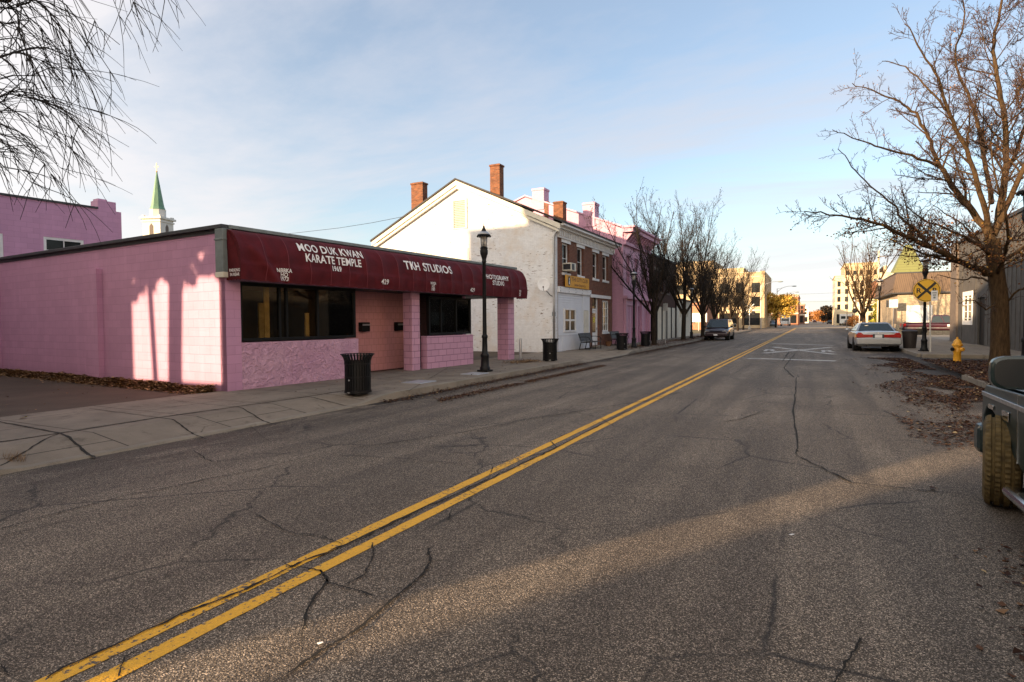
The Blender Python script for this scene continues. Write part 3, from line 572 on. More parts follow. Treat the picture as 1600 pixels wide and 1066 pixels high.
# ------------------------------------------------------------------ taller pink block behind it
tb = thing('block_building', 'taller pink painted building with dark roof edge rising behind the low pink one', 'building', (-11.25, 8.6, .12), R_(-4.2))
w = MB(); w.wall('x', -15.5, .25, -12, 5.24, -.1, 6.28, [(2.62, 4.0, 3.9, 4.92), (-.2, 1.37, 3.7, 4.87)]); w.wall('y', -12, .25, -27, -15.75, -.1, 6.28); w.box(-27, -15.5, 5.24, 5.44, -.1, 6.28)
w.box(-16.1, -15.5, 4.55, 5.24, 6.28, 6.66); w.build('wall', M['pink'], tb)
w = MB(); w.box(-27, -15.44, -12.1, 4.54, 6.281, 6.36); w.build('roof', M['coping'], tb)
w = MB(); w.box(-16.0, -15.6, 4.6, 4.95, 6.661, 6.74); w.build('chimney', M['pink'], tb)
window(tb, 'x', -15.5, 2.62, 4.0, 3.9, 4.92, M['white'], 2, 2, .1, .1, .02, sill=M['white']); window(tb, 'x', -15.5, -.2, 1.37, 3.7, 4.87, M['white'], 2, 2, .1, .1, .02, sill=M['white'])

# ------------------------------------------------------------------ white gabled house with brick street front
HX, HY0, HY1 = -10.87, 26.2, 35.35
ho = thing('gabled_house', 'white painted gabled house with red brick street front and white cornice', 'building', (HX, HY0, .12))
RX, RZ, BX, BZ, EZ = -5.40, 8.62, -10.7, 6.0, 6.0   # local ridge, back eave
w = MB(); w.prism([(0, 0, -.12), (0, 0, EZ), (RX, 0, RZ), (BX, 0, BZ), (BX, 0, -.12)], (0, .3, 0)); w.prism([(0-.3, 8.85, -.12), (-.3, 8.85, EZ), (RX, 8.85, RZ), (BX, 8.85, BZ), (BX, 8.85, -.12)], (0, .3, 0))
w.box(BX, BX+.3, .3, 8.85, -.12, BZ-.1); w.build('wall', M['white_brick'], ho)
W4 = [(.92, 1.90, 3.9, 5.38), (3.04, 4.0, 3.9, 5.38), (5.5, 6.45, 3.9, 5.38), (7.28, 8.32, 3.9, 5.38)]
w = MB(); w.wall('x', 0.003, .3, .3, 9.15, -.12, 5.92, W4+[(.34, 4.97, -.10, 3.19), (5.4, 6.55, .12, 2.8), (7.2, 8.5, .85, 2.72)]); w.build('front_wall', M['red_brick'], ho)
for a, b, c, d in W4: window(ho, 'x', 0, a, b, c, d, M['white'], 2, 1, .07, .08, .12, sill=M['white'], lintel=M['white'])
window(ho, 'x', 0, 7.2, 8.5, .85, 2.72, M['white'], 4, 3, .1, .1, .05, sill=M['white'], name='shop_window')
w = MB()
for i in range(18): w.prism([(-.05, .36, .80+i*.117), (.01, .36, .80+i*.117), (-.02, .36, .80+(i+1)*.117), (-.05, .36, .80+(i+1)*.117)], (0, 3.42, 0))
w.build('siding', M['whitesid'], ho)
w = MB(); w.box(-.06, .0, .36, 3.78, -.1, .79); w.box(-.0, .03, .36, 3.78, .79, .85); w.box(-.0, .02, .9, 1.6, .05, .7); w.build('base_panel', M['whitesid'], ho)
w = MB(); w.box(-.06, .02, 3.79, 4.96, -.1, .3); w.box(-.06, .012, 3.79, 3.95, .3, 2.9); w.box(-.06, .012, 4.82, 4.96, .3, 2.9); w.box(-.06, .004, 3.95, 4.82, 2.08, 2.9); w.build('panel_frame', M['whitesid'], ho)
w = MB(); w.box(-.05, -.005, 3.96, 4.81, .3, 2.07); w.box(-.005, .01, 4.1, 4.66, 1.2, 1.9); w.box(-.005, .01, 4.1, 4.66, .45, 1.05); w.build('garden_door', M['offwhite'], ho, bevel=.008)
sf = MB(); sf.box(-.05, .10, .30, 5.0, 2.90, 3.19); fa_ = sf.build('shop_fascia', M['white'], ho, bevel=.01)
w = MB()
for m in (.45, 1.6, 2.55, 3.5, 4.85):
    for z in (2.97, 3.12): MB().box(.10, .11, m-.02, m+.02, z-.02, z+.02).build('bolt', M['darkmetal'], fa_)
window(ho, 'x', .06, 1.08, 2.68, .95, 2.15, M['white'], 2, 2, .09, .1, .0, sill=None, barw=.09)
w = MB(); w.box(-.04, .05, 5.05, 8.75, 2.82, 3.0); w.build('door_lintel', M['white'], ho)
w = MB(); w.box(-.16, -.08, 5.4, 6.55, .12, .22); w.box(-.16, -.08, 5.4, 5.52, .22, 2.8); w.box(-.16, -.08, 6.43, 6.55, .22, 2.8); w.box(-.16, -.08, 5.52, 6.43, 2.1, 2.2); w.build('door_frame', M['white'], ho)
w = MB(); w.box(-.15, -.10, 5.53, 6.42, .22, 2.09); d_ = w.build('door', M['white'], ho, bevel=.005)
w = MB(); w.box(-.099, -.092, 5.7, 6.25, .85, 1.95); w.box(-.14, -.13, 5.53, 6.42, 2.22, 2.78); w.build('pane', M['glass2'], d_)
w = MB(); w.box(-.091, -.088, 5.82, 6.12, 1.42, 1.72); w.build('door_notice', M['yellowpap'], d_)
w = MB(); w.tube([(-.06, 6.36, 1.0), (-.06, 6.36, 1.12)], .015, 6); w.build('handle', M['darkmetal'], d_)
# fix glazing over transom is part of the door
w = MB(); w.box(-.3, .3, 5.35, 6.6, -.12, .11); w.build('step', M['kerb'], ho, bevel=.01)
w = MB(); w.box(0, .30, -.06, 9.3, 5.93, 6.02); w.box(0, .42, -.10, 9.45, 6.02, 6.12); w.box(.42, .52, -.12, 9.5, 6.04, 6.2); w.box(0, .10, .3, 9.15, 5.55, 5.64)
w.build('cornice', M['white'], ho, bevel=.01)
w = MB()
for i in range(38): w.box(.003, .15, .32+i*.238, .32+i*.238+.11, 5.64, 5.93)
w.build('cornice_brackets', M['white'], ho)
w = MB()   # roof: two slopes with thickness
for (xa, za, xb, zb) in ((.55, 6.13-.0, RX, RZ+.17), (BX-.3, BZ+.0, RX, RZ+.17)):
    w.prism([(xa, -.28, za), (xb, -.28, zb), (xb, -.28, zb+.09), (xa, -.28, za+.09)], (0, 9.8, 0))
rf = w.build('roof', M['roofdark'], ho)
w = MB()
for (xa, za, xb, zb) in ((.35, 5.86, RX, RZ-.10), (BX-.25, BZ-.22, RX, RZ-.10)):
    w.prism([(xa, -.22, za), (xb, -.22, zb), (xb, -.22, zb+.25), (xa, -.22, za+.25)], (0, .05, 0))
    w.prism([(xa-.1 if xa > 0 else xa+.1, -.16, za-.12), (xb, -.16, zb-.16), (xb, -.16, zb+.0), (xa-.1 if xa > 0 else xa+.1, -.16, za)], (0, .155, 0))
w.build('verge_board', M['offwhite'], rf)
for x0, x1, y0, y1, z0, z1 in ((-8.62, -7.85, .35, .80, 6.6, 9.12), (-3.70, -3.14, .35, .80, 6.9, 9.50), (-3.5, -2.85, 8.2, 8.8, 6.8, 9.0)):
    w = MB(); w.box(x0, x1, y0, y1, z0, z1-.12); w.box(x0-.035, x1+.035, y0-.035, y1+.035, z1-.12, z1-.03); w.box(x0+.03, x1-.03, y0+.03, y1-.03, z1-.03, z1); w.build('chimney', M['chim_brick'], rf, bevel=.012)
lv = MB(); lv.box(-5.75, -4.85, -.05, -.002, 6.3, 6.36); lv.box(-5.75, -5.65, -.05, -.002, 6.36, 7.75); lv.box(-4.95, -4.85, -.05, -.002, 6.36, 7.75); lv.box(-5.75, -4.85, -.05, -.002, 7.75, 7.85)
for i in range(15): z = 6.42+i*.088; lv.prism([(-5.65, -.045, z), (-5.65, -.04, z-.012), (-5.65, -.006, z+.012), (-5.65, -.006, z+.028)], (.70, 0, 0))
lv.box(-5.65, -4.95, -.004, .0, 6.36, 7.75)
lo = lv.build('louvre_vent', M['offwhite'], ho)
w = MB(); w.box(-5.65, -4.95, -.006, -.0045, 6.36, 7.75); w.build('vent_backing', M['darkmetal'], lo)
w = MB(); w.box(-5.85, -4.75, -.018, -.001, 3.7, 5.3)
for i in range(9): w.box(-5.78, -4.82, -.026, -.018, 3.8+i*.165, 3.8+i*.165+.14)
w.build('blocked_window', M['offwhite'], ho)
w = MB(); w.tube([(.30, -.14, 5.95), (.12, -.10, 5.75), (-.02, -.09, 5.5), (-.03, -.09, 2.4), (-.03, -.09, .1)], .05, 8); w.build('downspout', M['galv'], ho, smooth=True)
w = MB(); w.box(-.12, .02, -.10, -.01, 1.75, 1.95); w.build('meter_box', M['gray'], ho); MB().box(-.1, .0, -.09, -.01, 1.45, 1.6).build('junction_box', M['gray'], ho)
acb = MB(); acb.box(-.15, .42, 1.08, 1.76, 3.98, 4.38); a_ = acb.build('air_conditioner', M['offwhite'], ho, bevel=.02)
w = MB(); w.box(.421, .43, 1.13, 1.5, 4.03, 4.33); w.box(.0, .38, 1.07, 1.079, 4.05, 4.32); w.build('air_conditioner_grille', M['darkmetal'], a_)
# satellite dish fixed to the gable wall
di = MB(); dc = Vector((-.35, -.55, 3.22)); fwd = Vector((.35, -.93, .25)).normalized(); u_ = fwd.cross(Vector((0, 0, 1))).normalized(); v_ = u_.cross(fwd)
rings = []
for i in range(7):
    r = .30*i/6; rings.append([di.vert(dc+u_*(r*math.cos(a*math.pi/10))+v_*(r*1.1*math.sin(a*math.pi/10))+fwd*(.45*r*r)) for a in range(20)])
for i in range(6):
    for a in range(20): di.f.append((rings[i][a], rings[i][(a+1) % 20], rings[i+1][(a+1) % 20], rings[i+1][a]))
ds = di.build('satellite_dish', M['white'], ho, smooth=True); sm = ds.modifiers.new('s', 'SOLIDIFY'); sm.thickness = .012
w = MB(); w.tube([dc-fwd*.02, dc-fwd*.12+Vector((0, 0, -.12)), (-.2, -.12, 2.75), (-.15, 0, 2.7)], .02, 6); w.tube([dc-v_*.3, dc+fwd*.42-v_*.25], .012, 5); w.ball(tuple(dc+fwd*.44-v_*.24), .035, .035, .05); w.build('dish_arm', M['darkmetal'], ds)
# shop sign
sg = MB(); sg.box(.12, .17, .98, 4.42, 3.20, 3.79); so = sg.build('shop_sign', M['orange'], ho, bevel=.008, label='orange yellow board sign with oval emblem over the fascia')
w = MB(); w.prism([(.171, 1.42+.17*math.cos(a*math.pi/12), 3.5+.235*math.sin(a*math.pi/12)) for a in range(24)], (.006, 0, 0)); em = w.build('oval_emblem', M['sign_blk'], so)
w = MB(); w.prism([(.178, 1.43+.05*math.cos(a*math.pi/6), 3.60+.06*math.sin(a*math.pi/6)) for a in range(12)], (.004, 0, 0)); w.prism([(.178, 1.36, 3.34), (.178, 1.5, 3.34), (.178, 1.46, 3.53), (.178, 1.40, 3.53)], (.004, 0, 0)); w.build('emblem_figure', M['white'], em)
w = MB(); add_text(w, 'THE CITY CLUB', .27, lambda x, y: (.174, 2.98+x, 3.53+y), xs=1.18); add_text(w, 'Barber Shop & Co', .19, lambda x, y: (.174, 3.0+x, 3.29+y), xs=1.1); w.build('sign_lettering', M['brownink'], so, fixn=False)

# ------------------------------------------------------------------ big pink house beyond
ph = thing('gabled_house', 'tall pink painted house with bracketed cornice beyond the white gabled house', 'building', (-10.5, 36.5, .12))
w = MB(); w.prism([(0, 0, -.12), (0, 0, 7.3), (-1.0, 0, 7.75), (-6.8, 0, 9.95), (-14, 0, 7.3), (-14, 0, -.12)], (0, .3, 0)); w.prism([(-.3, 6.4, -.12), (-.3, 6.4, 7.3), (-6.8, 6.4, 9.95), (-14, 6.4, 7.3), (-14, 6.4, -.12)], (0, .3, 0))
w.build('wall', M['pinkd'], ph)
PW3 = [(.7, 1.5, 3.9, 5.7), (2.7, 3.5, 3.9, 5.7), (4.8, 5.6, 3.9, 5.7)]
w = MB(); w.wall('x', .003, .3, .3, 6.7, -.12, 7.3, PW3+[(.8, 2.6, .3, 2.5), (3.0, 4.0, 0, 2.5), (4.4, 6.2, .3, 2.5)]); w.build('front_wall', M['pinkd'], ph)
for a, b, c, d in PW3: window(ph, 'x', 0, a, b, c, d, M['pinkd'], 2, 1, .07, .08, .15, sill=M['pinkd'], lintel=M['pinkd'])
w = MB(); w.box(-.2, -.1, .8, 2.6, .3, 2.5); w.box(-.2, -.1, 3.0, 4.0, 0, 2.5); w.box(-.2, -.1, 4.4, 6.2, .3, 2.5)
for m in (1.1, 1.7, 2.3, 4.7, 5.3, 5.9): w.box(-.1, -.06, m-.03, m+.03, .3, 2.5)
w.build('shop_panel', M['pinkd'], ph)
w = MB()
for m in (.1, 2.72, 4.12, 6.35): w.box(.004, .16, m, m+.25, -.12, 2.9)
w.box(.004, .28, 0, 6.7, 2.9, 3.1); w.build('shop_pilasters', M['pinkd'], ph, bevel=.01)
w = MB(); w.box(.004, .7, -.25, 6.95, 7.05, 7.3); w.box(.0, .85, -.35, 7.05, 7.3, 7.42); w.box(.004, .2, 0, 6.7, 6.3, 6.5)
for i in range(12): m = .05+i*.58; w.prism([(.004, m, 6.5), (.15, m, 6.5), (.6, m, 7.05), (.004, m, 7.05)], (0, .16, 0))
w.build('cornice', M['pinkd'], ph, bevel=.01)
w = MB(); w.prism([(-.1, -.1, 7.42), (-6.8, -.1, 9.99), (-6.8, -.1, 10.09), (-.1, -.1, 7.52)], (0, 7, 0)); w.prism([(-14.2, -.1, 7.3), (-6.8, -.1, 9.99), (-6.8, -.1, 10.09), (-14.2, -.1, 7.4)], (0, 7, 0)); rf = w.build('roof', M['pinkd'], ph)
for x0, x1, z0, z1 in ((-6.25, -5.4, 9, 10.45), (-2.65, -1.85, 7.6, 9.15)):
    w = MB(); w.box(x0, x1, -.06, .8, z0, z1-.15); w.box(x0-.04, x1+.04, -.1, .84, z1-.15, z1); w.build('chimney', M['pinkd'], rf, bevel=.01)
w = MB(); w.box(-5.38, -5.1, -.04, .3, 8.2, 9.5); w.build('flue', M['red_brick'], rf)

# ------------------------------------------------------------------ brown brick shop with white doors, cream shed
bb = thing('brick_building', 'dark brown brick two storey building with white ground floor doors beyond the pink house', 'building', (-10.3, 43.25, .12))
BW = [(a, a+.95, 3.7, 5.3) for a in (.8, 2.9, 5.0, 7.1)]
w = MB(); w.wall('x', 0, .3, 0, 8.8, 2.6, 6.3, BW); w.box(-12, 0, -.02, .3, -.12, 6.28); w.box(-12, 0, 8.5, 8.8, -.12, 6.3); w.build('wall', M['brown_brick'], bb)
for a, b, c, d in BW: window(bb, 'x', 0, a, b, c, d, M['brownwall'], 2, 1, .07, .08, .12, sill=M['brownwall'], lintel=M['brownwall'])
w = MB(); w.box(-12, .12, -.05, 8.85, 6.3, 6.42); w.build('roof', M['coping'], bb)
for i in range(5):
    a = .1+i*1.74; w = MB(); w.box(-.12, -.03, a, a+1.5, -.1, 2.58)
    for k in range(4): w.box(-.03, -.01, a+.08+k*.35, a+.08+k*.35+.27, .1, 2.4)
    w.build('garage_door', M['offwhite'], bb)
w = MB()
for i in range(6): w.box(-.1, .02, -.02+i*1.74+(0 if i < 5 else -.06), .08+i*1.74+(0 if i < 5 else -.06), -.1, 2.6)
w.build('door_post', M['frame'], bb)
sh = thing('shed', 'low cream painted shed with small dark openings next to the brown brick building', 'building', (-10.3, 52.2, .12))
w = MB(); w.wall('x', 0, .2, 0, 7.2, -.12, 3.3, [(1.6, 1.95, 1.8, 2.5), (5.0, 5.35, 1.8, 2.5)]); w.box(-8, 0, 7.0, 7.2, -.12, 3.3); w.box(-8, 0, 0, .2, -.12, 3.3); w.build('wall', M['offwhite'], sh)
w = MB(); w.box(-8, .15, -.05, 7.3, 3.3, 3.42); w.build('roof', M['coping'], sh)
for a in (1.6, 5.0): w = MB(); w.box(-.15, -.1, a, a+.35, 1.8, 2.5); w.build('window', M['glass2'], sh)
w = MB(); w.box(.002, .03, 3.3, 4.3, -.1, 2.2); w.build('door', M['whitesid'], sh)

# ------------------------------------------------------------------ right side buildings
dk = thing('shop_building', 'dark grey clad building with white framed window behind the big street tree', 'building', (8.4, 20, .12))
w = MB(); w.wall('-x', 0, .3, 0, 27.5, -.12, 6.2, [(22.2, 24.6, 1.12, 3.1), (19.6, 21.1, 0, 2.65)]); w.box(0, 14, -.0, -.3, -.12, 6.2); w.box(.3, 14, 27.2, 27.5, -.12, 6.2); w.build('wall', M['darkwall'], dk)
w = MB(); w.box(-.12, -.002, 25.9, 27.62, -.12, 6.3)
w.build('corner_pier', M['brownwall'], dk)
w = MB()
for i in range(38):
    m = .4+i*.66
    if 19.4 < m < 21.2 or 22 < m < 24.7: continue
    w.box(-.025, -.002, m, m+.05, .1, 5.8)
w.build('cladding_batten', M['darkwall'], dk)
w = MB(); w.box(-.10, 14, -.1, 27.6, 6.205, 6.35); w.build('roof', M['coping'], dk)
window(dk, '-x', 0, 22.2, 24.6, 1.12, 3.1, M['white'], 5, 2, .26, .1, -.03, barw=.05)
w = MB(); w.box(.1, .16, 19.62, 21.08, 0, 2.6); w.build('door', M['frame'], dk)
w = MB(); w.box(-.7, -.01, 19.4, 21.2, -.12, .04); w.build('step', M['kerb'], dk)
w = MB(); w.box(-.10, -.03, 15.5, 17.8, 1.3, 2.3); w.build('wall_panel', M['gray'], dk)

st = thing('shop_building', 'tan stone shop with brown wooden mansard band and white garage panel', 'building', (8.1, 72, .12))
w = MB(); w.wall('y', 0, .3, 0, 16, -.12, 4.2, [(.75, 3.0, 1.05, 2.9)]); w.box(0, .3, .3, 18, -.12, 4.2); w.box(15.7, 16, .3, 18, -.12, 4.2); w.build('wall', M['tan_stone'], st)
w = MB(); w.prism([(-.5, -.5, 4.2), (16.4, -.5, 4.2), (16.4, -.15, 6.15), (-.15, -.15, 6.15)], (0, .05, 0)); w.prism([(-.5, -.45, 4.2), (-.5, 18.4, 4.2), (-.15, 18, 6.15), (-.15, -.1, 6.15)], (.05, 0, 0)); w.build('mansard', M['mansard'], st)
w = MB(); w.box(-.56, 16.4, -.56, 18.4, 4.08, 4.2); w.box(-.2, 16, -.2, 18, 6.15, 6.27); w.box(-.1, 16, -.1, 18, 6.0, 6.1); w.build('roof', M['coping'], st)
w = MB(); w.box(.76, 2.99, .05, .1, 1.06, 2.89)
for i in range(1, 5): w.box(.76, 2.99, .045, .05, 1.05+i*.37, 1.07+i*.37)
w.build('garage_door', M['white'], st)
w = MB(); w.box(-.02, .0, .5, 3, 1.0, 2.6); w.build('side_panel', M['brownwall'], st)

pyr = thing('pyramid_roof_building', 'building with steep mossy green pyramid roof standing behind the tan stone shop', 'building', (14.9, 118, 0))
w = MB(); w.box(-2.6, 2.6, 0, 5, 0, 9.4); w.build('wall', M['ivory'], pyr)
w = MB(); b0 = [(-2.3, -.2), (2.3, -.2), (2.3, 5.2), (-2.3, 5.2)]; t0 = [(-.4, 2.1), (.5, 2.1), (.5, 2.9), (-.4, 2.9)]
for i in range(4): j = (i+1) % 4; w.quad((*b0[i], 9.4), (*b0[j], 9.4), (*t0[j], 14.2), (*t0[i], 14.2))
w.quad(*[(*p, 14.2) for p in t0]); w.quad(*[(*p, 9.4) for p in b0]); w.build('roof', M['greenroof'], pyr)

def block(name, label, x0, x1, y0, y1, z, wall, floors, cols, roofm='coping', win=(1.1, 1.5), pad=1.4, shop=None, street=0, parapet=.5, glass='glass2', tiers=()):
    t = thing(name, label, 'building', (x0, y0, 0)); W, D = x1-x0, y1-y0; holes = []
    fh = (z-pad-(4 if shop else 1.0))/max(1, floors); zb = 4.4 if shop else 1.2
    for f in range(floors):
        for c in range(cols):
            a = W*(c+.5)/cols; h0 = zb+f*fh; holes.append((a-win[0]/2, a+win[0]/2, h0, h0+min(win[1], fh*.7)))
    sh_ = []
    if shop:
        n = shop; sh_ = [(W*i/n+.4, W*(i+1)/n-.4, .6, 3.1) for i in range(n)]
    w = MB(); w.wall('y', 0, .4, 0, W, 0, z, holes+sh_); w.box(W-.4, W, .4, D, 0, z); w.box(0, .4, .4, D, 0, z); w.box(.4, W-.4, D-.4, D, 0, z)
    for (a, b, zz) in tiers: w.box(a, b, .02, D*.7, z, zz)
    w.build('wall', wall, t)
    w = MB(); w.box(-.2, W+.2, -.2, D+.2, z, z+.15); w.box(-.12, W+.12, -.12, -.005, z-parapet, z-parapet+.18); w.box(-.1, W+.1, -.1, -.004, 3.5, 3.8) if shop else None; w.build('roof', M[roofm], t)
    for h in holes+sh_:
        w = MB(); w.box(h[0], h[1], .14, .16, h[2], h[3]); w.box(h[0], h[1], .12, .139, (h[2]+h[3])/2-.03, (h[2]+h[3])/2+.03); w.build('window', M[glass], t)
    if street:   # darker windows on the side that looks on the street
        s = MB(); sx = W if street > 0 else 0
        for f in range(floors):
            for c in range(max(2, int(D/4))):
                b = D*(c+.5)/max(2, int(D/4)); h0 = zb+f*fh; s.box(sx-.03, sx+.03, b-.6, b+.6, h0, h0+min(win[1], fh*.7))
        s.build('side_windows', M[glass], t)
    return t
t_ = block('stone_building', 'pale limestone building with stepped parapet and big ground floor windows beyond the bare street trees', -26.5, -8.2, 130, 152, 11.3, M['stone'], 2, 6, 'ivory', (1.6, 2.2), 1.6, 4, 1, .9, tiers=((0, 8.5, 14.2), (8.5, 14.5, 12.4)))
w = MB(); w.box(17.6, 18.42, -.25, -.01, 0, 11.6); w.box(9.0, 9.7, -.2, -.01, 0, 11.5); w.box(18.31, 18.55, 1, 21, 0, 11.4); w.build('pier', M['stone'], t_)
block('brick_building', 'long orange brick building with white cornice at the far left of the street', -16.5, -3.0, 200, 240, 9.3, M['orange_brick'], 2, 8, 'offwhite', (.9, 1.6), 1.0, 5, 1)
block('brick_building', 'narrow brick building with bay front just past the long orange brick one', -9, -1.6, 262, 290, 8.0, M['red_brick'], 2, 4, 'offwhite', (.8, 1.6), .8, 2, 1)
block('brick_building', 'low red brick building behind the grass verge and white board', -30, -15.5, 101, 118, 4.6, M['orange_brick'], 1, 4, 'coping', (1.0, 1.0), .8)
block('stone_building', 'yellow stone building far left behind the row trees', -48, -26.8, 128, 150, 11.5, M['stone'], 2, 6, 'ivory', (1.3, 1.8), 1.2, 4)
block('apartment_building', 'tall cream stone building on the far right with many windows', 6.4, 13.8, 186, 206, 13.6, M['ivory'], 4, 4, 'ivory', (.8, 1.4), 1.2, 2, -1, .6)
block('apartment_building', 'tallest cream brick block behind the bare tree on the far right', 9.6, 18.5, 207, 230, 18.6, M['stone'], 5, 5, 'ivory', (.8, 1.4), 1.3, 2, -1, .8)
block('apartment_building', 'cream block with chimney stacks beside the tallest block', 18.7, 25, 207, 230, 15.4, M['ivory'], 4, 4, 'ivory', (.8, 1.4), 1.3, 2, -1, .8, tiers=((1.2, 1.9, 17.6), (4.6, 5.3, 17.3)))
block('brick_building', 'red brick building with grey roof left of the tan stone shop', 13.0, 22, 150, 166, 10.1, M['orange_brick'], 3, 5, 'gray', (.9, 1.3), 1.0)
block('house', 'small white house front behind the golden evergreen', 8.3, 12.8, 132, 142, 5.6, M['ivory'], 2, 3, 'roofdark', (.8, 1.2), .7)
for i, (x0, x1, y0, z, mt, lb) in enumerate(((-10.5, -.2, 330, 8.2, 'offwhite', 'pale shopfront building near the end of the left row'), (-11, -1, 380, 6.8, 'red_brick', 'small brick building closing the left row'), (10.5, 20, 300, 8.5, 'orange_brick', 'brick building past the dark trees on the right row'), (11, 22, 380, 7.5, 'ivory', 'pale building at the end of the right row'))):
    block('shop_building', lb, x0, x1, y0, y0+30, z, M[mt], 2, 4, 'offwhite', (.9, 1.4), .9, 2, 1 if x0 < 0 else -1)

# church steeple far behind the pink buildings
sp_ = thing('church_steeple', 'distant church steeple with green copper spire and small cross', 'steeple', (-176.8, 112.6, 0), R_(20))
sp_.scale = (.80, .80, 1.0)
w = MB(); w.box(-3.6, 3.6, -3.6, 3.6, 0, 33.2); w.build('tower', M['steeplewhite'], sp_)
w = MB(); w.box(-4.3, 4.3, -4.3, 4.3, 33.2, 33.8); w.box(-3.9, 3.9, -3.9, 3.9, 32.3, 32.7)
for sx in (-1, 1):
    for sy in (-1, 1): w.box(sx*3.3-.5, sx*3.3+.5, sy*3.3-.5, sy*3.3+.5, 33.8, 34.3)
w.build('cornice', M['steeplewhite'], sp_)
w = MB(); w.lathe([(2.75, 33.8), (2.75, 36.2), (2.9, 36.3)], 8); w.build('lantern', M['steeplewhite'], sp_)
w = MB(); w.lathe([(2.7, 36.3), (2.2, 37.4), (.22, 47.6)], 8); spi = w.build('spire', M['copper'], sp_)
w = MB(); w.box(-.09, .09, -.09, .09, 47.5, 50.4); w.box(-.75, .75, -.08, .08, 49.2, 49.45); w.ball((0, 0, 47.8), .28, .28, .28); w.build('cross', M['gold'], spi)
for k in range(4):
    a = k*math.pi/2; w = MB(); ca, sa = math.cos(a), math.sin(a)
    P = [(-.8, 28.5), (.8, 28.5), (.8, 31), (0, 31.9), (-.8, 31)]; w.prism([(ca*3.62-sa*p, sa*3.62+ca*p, z) for p, z in P], (ca*.05, sa*.05, 0)); w.build('louvre', M['brownwall'], sp_)

# ------------------------------------------------------------------ unseen blocks and fences added behind the viewpoint to shape sun, shade and bounce
def plainblock(label, x0, x1, y0, y1, z, mt):
    t = thing('unseen_light_shaper', label, 'building', (x0, y0, 0)); W, D = x1-x0, y1-y0
    hs = [(W*(c+.5)/4-.5, W*(c+.5)/4+.5, 1+f*3, 2.8+f*3) for c in range(4) for f in range(int(z//3.3))]
    w = MB(); w.wall('y', 0, .3, 0, W, 0, z, hs); w.box(0, .3, .3, D, 0, z); w.box(W-.3, W, .3, D, 0, z); w.box(.3, W-.3, D-.3, D, 0, z); w.build('wall', M[mt], t)
    w = MB(); w.box(-.1, W+.1, -.1, D+.1, z, z+.12); w.build('roof', M['coping'], t)
    w = MB()
    for h in hs: w.box(h[0], h[1], .15, .17, h[2], h[3])
    w.build('windows', M['glass2'], t)
plainblock('added unseen brick corner block casting shade behind the viewpoint on the left pavement', -14.5, -9.0, -8.76, -2.0, 9.4, 'red_brick')
plainblock('added unseen taller brick block casting shade behind the viewpoint, set back from the street', -17.8, -14.6, -8.76, -2.0, 12.8, 'red_brick')
plainblock('added unseen tall brick block casting shade behind the viewpoint past the evergreens', -29.3, -25.7, -8.76, -2.0, 14.0, 'red_brick')
plainblock('added unseen lower brick block casting shade behind the viewpoint beside the tall one', -32.6, -29.4, -8.76, -2.0, 12.6, 'red_brick')
plainblock('added unseen long low brick block casting shade behind the viewpoint far left', -60, -32.7, -14, -4, 11.2, 'orange_brick')
plainblock('added unseen big brick block casting shade far behind the viewpoint', -12, -9, -46, -14.6, 10.0, 'red_brick')
plainblock('added unseen white block bouncing light behind the viewpoint on the right side', 9.5, 30, -34, 15.5, 12.5, 'white')  # white walls added to bounce warm sunlight onto the pink front
fn = thing('unseen_shade_fence', 'added unseen board fence cutting low sun behind the viewpoint between the brick blocks', 'fence', (0, 0, 0))
w = MB(); w.box(-25.6, -17.9, -2.3, -2.22, 0, 2.75); w.box(-13.6, -9.4, -11.9, -11.8, 0, 2.5); w.build('boards', M['brownwall'], fn)  # boards added to block the lowest sun in the gaps

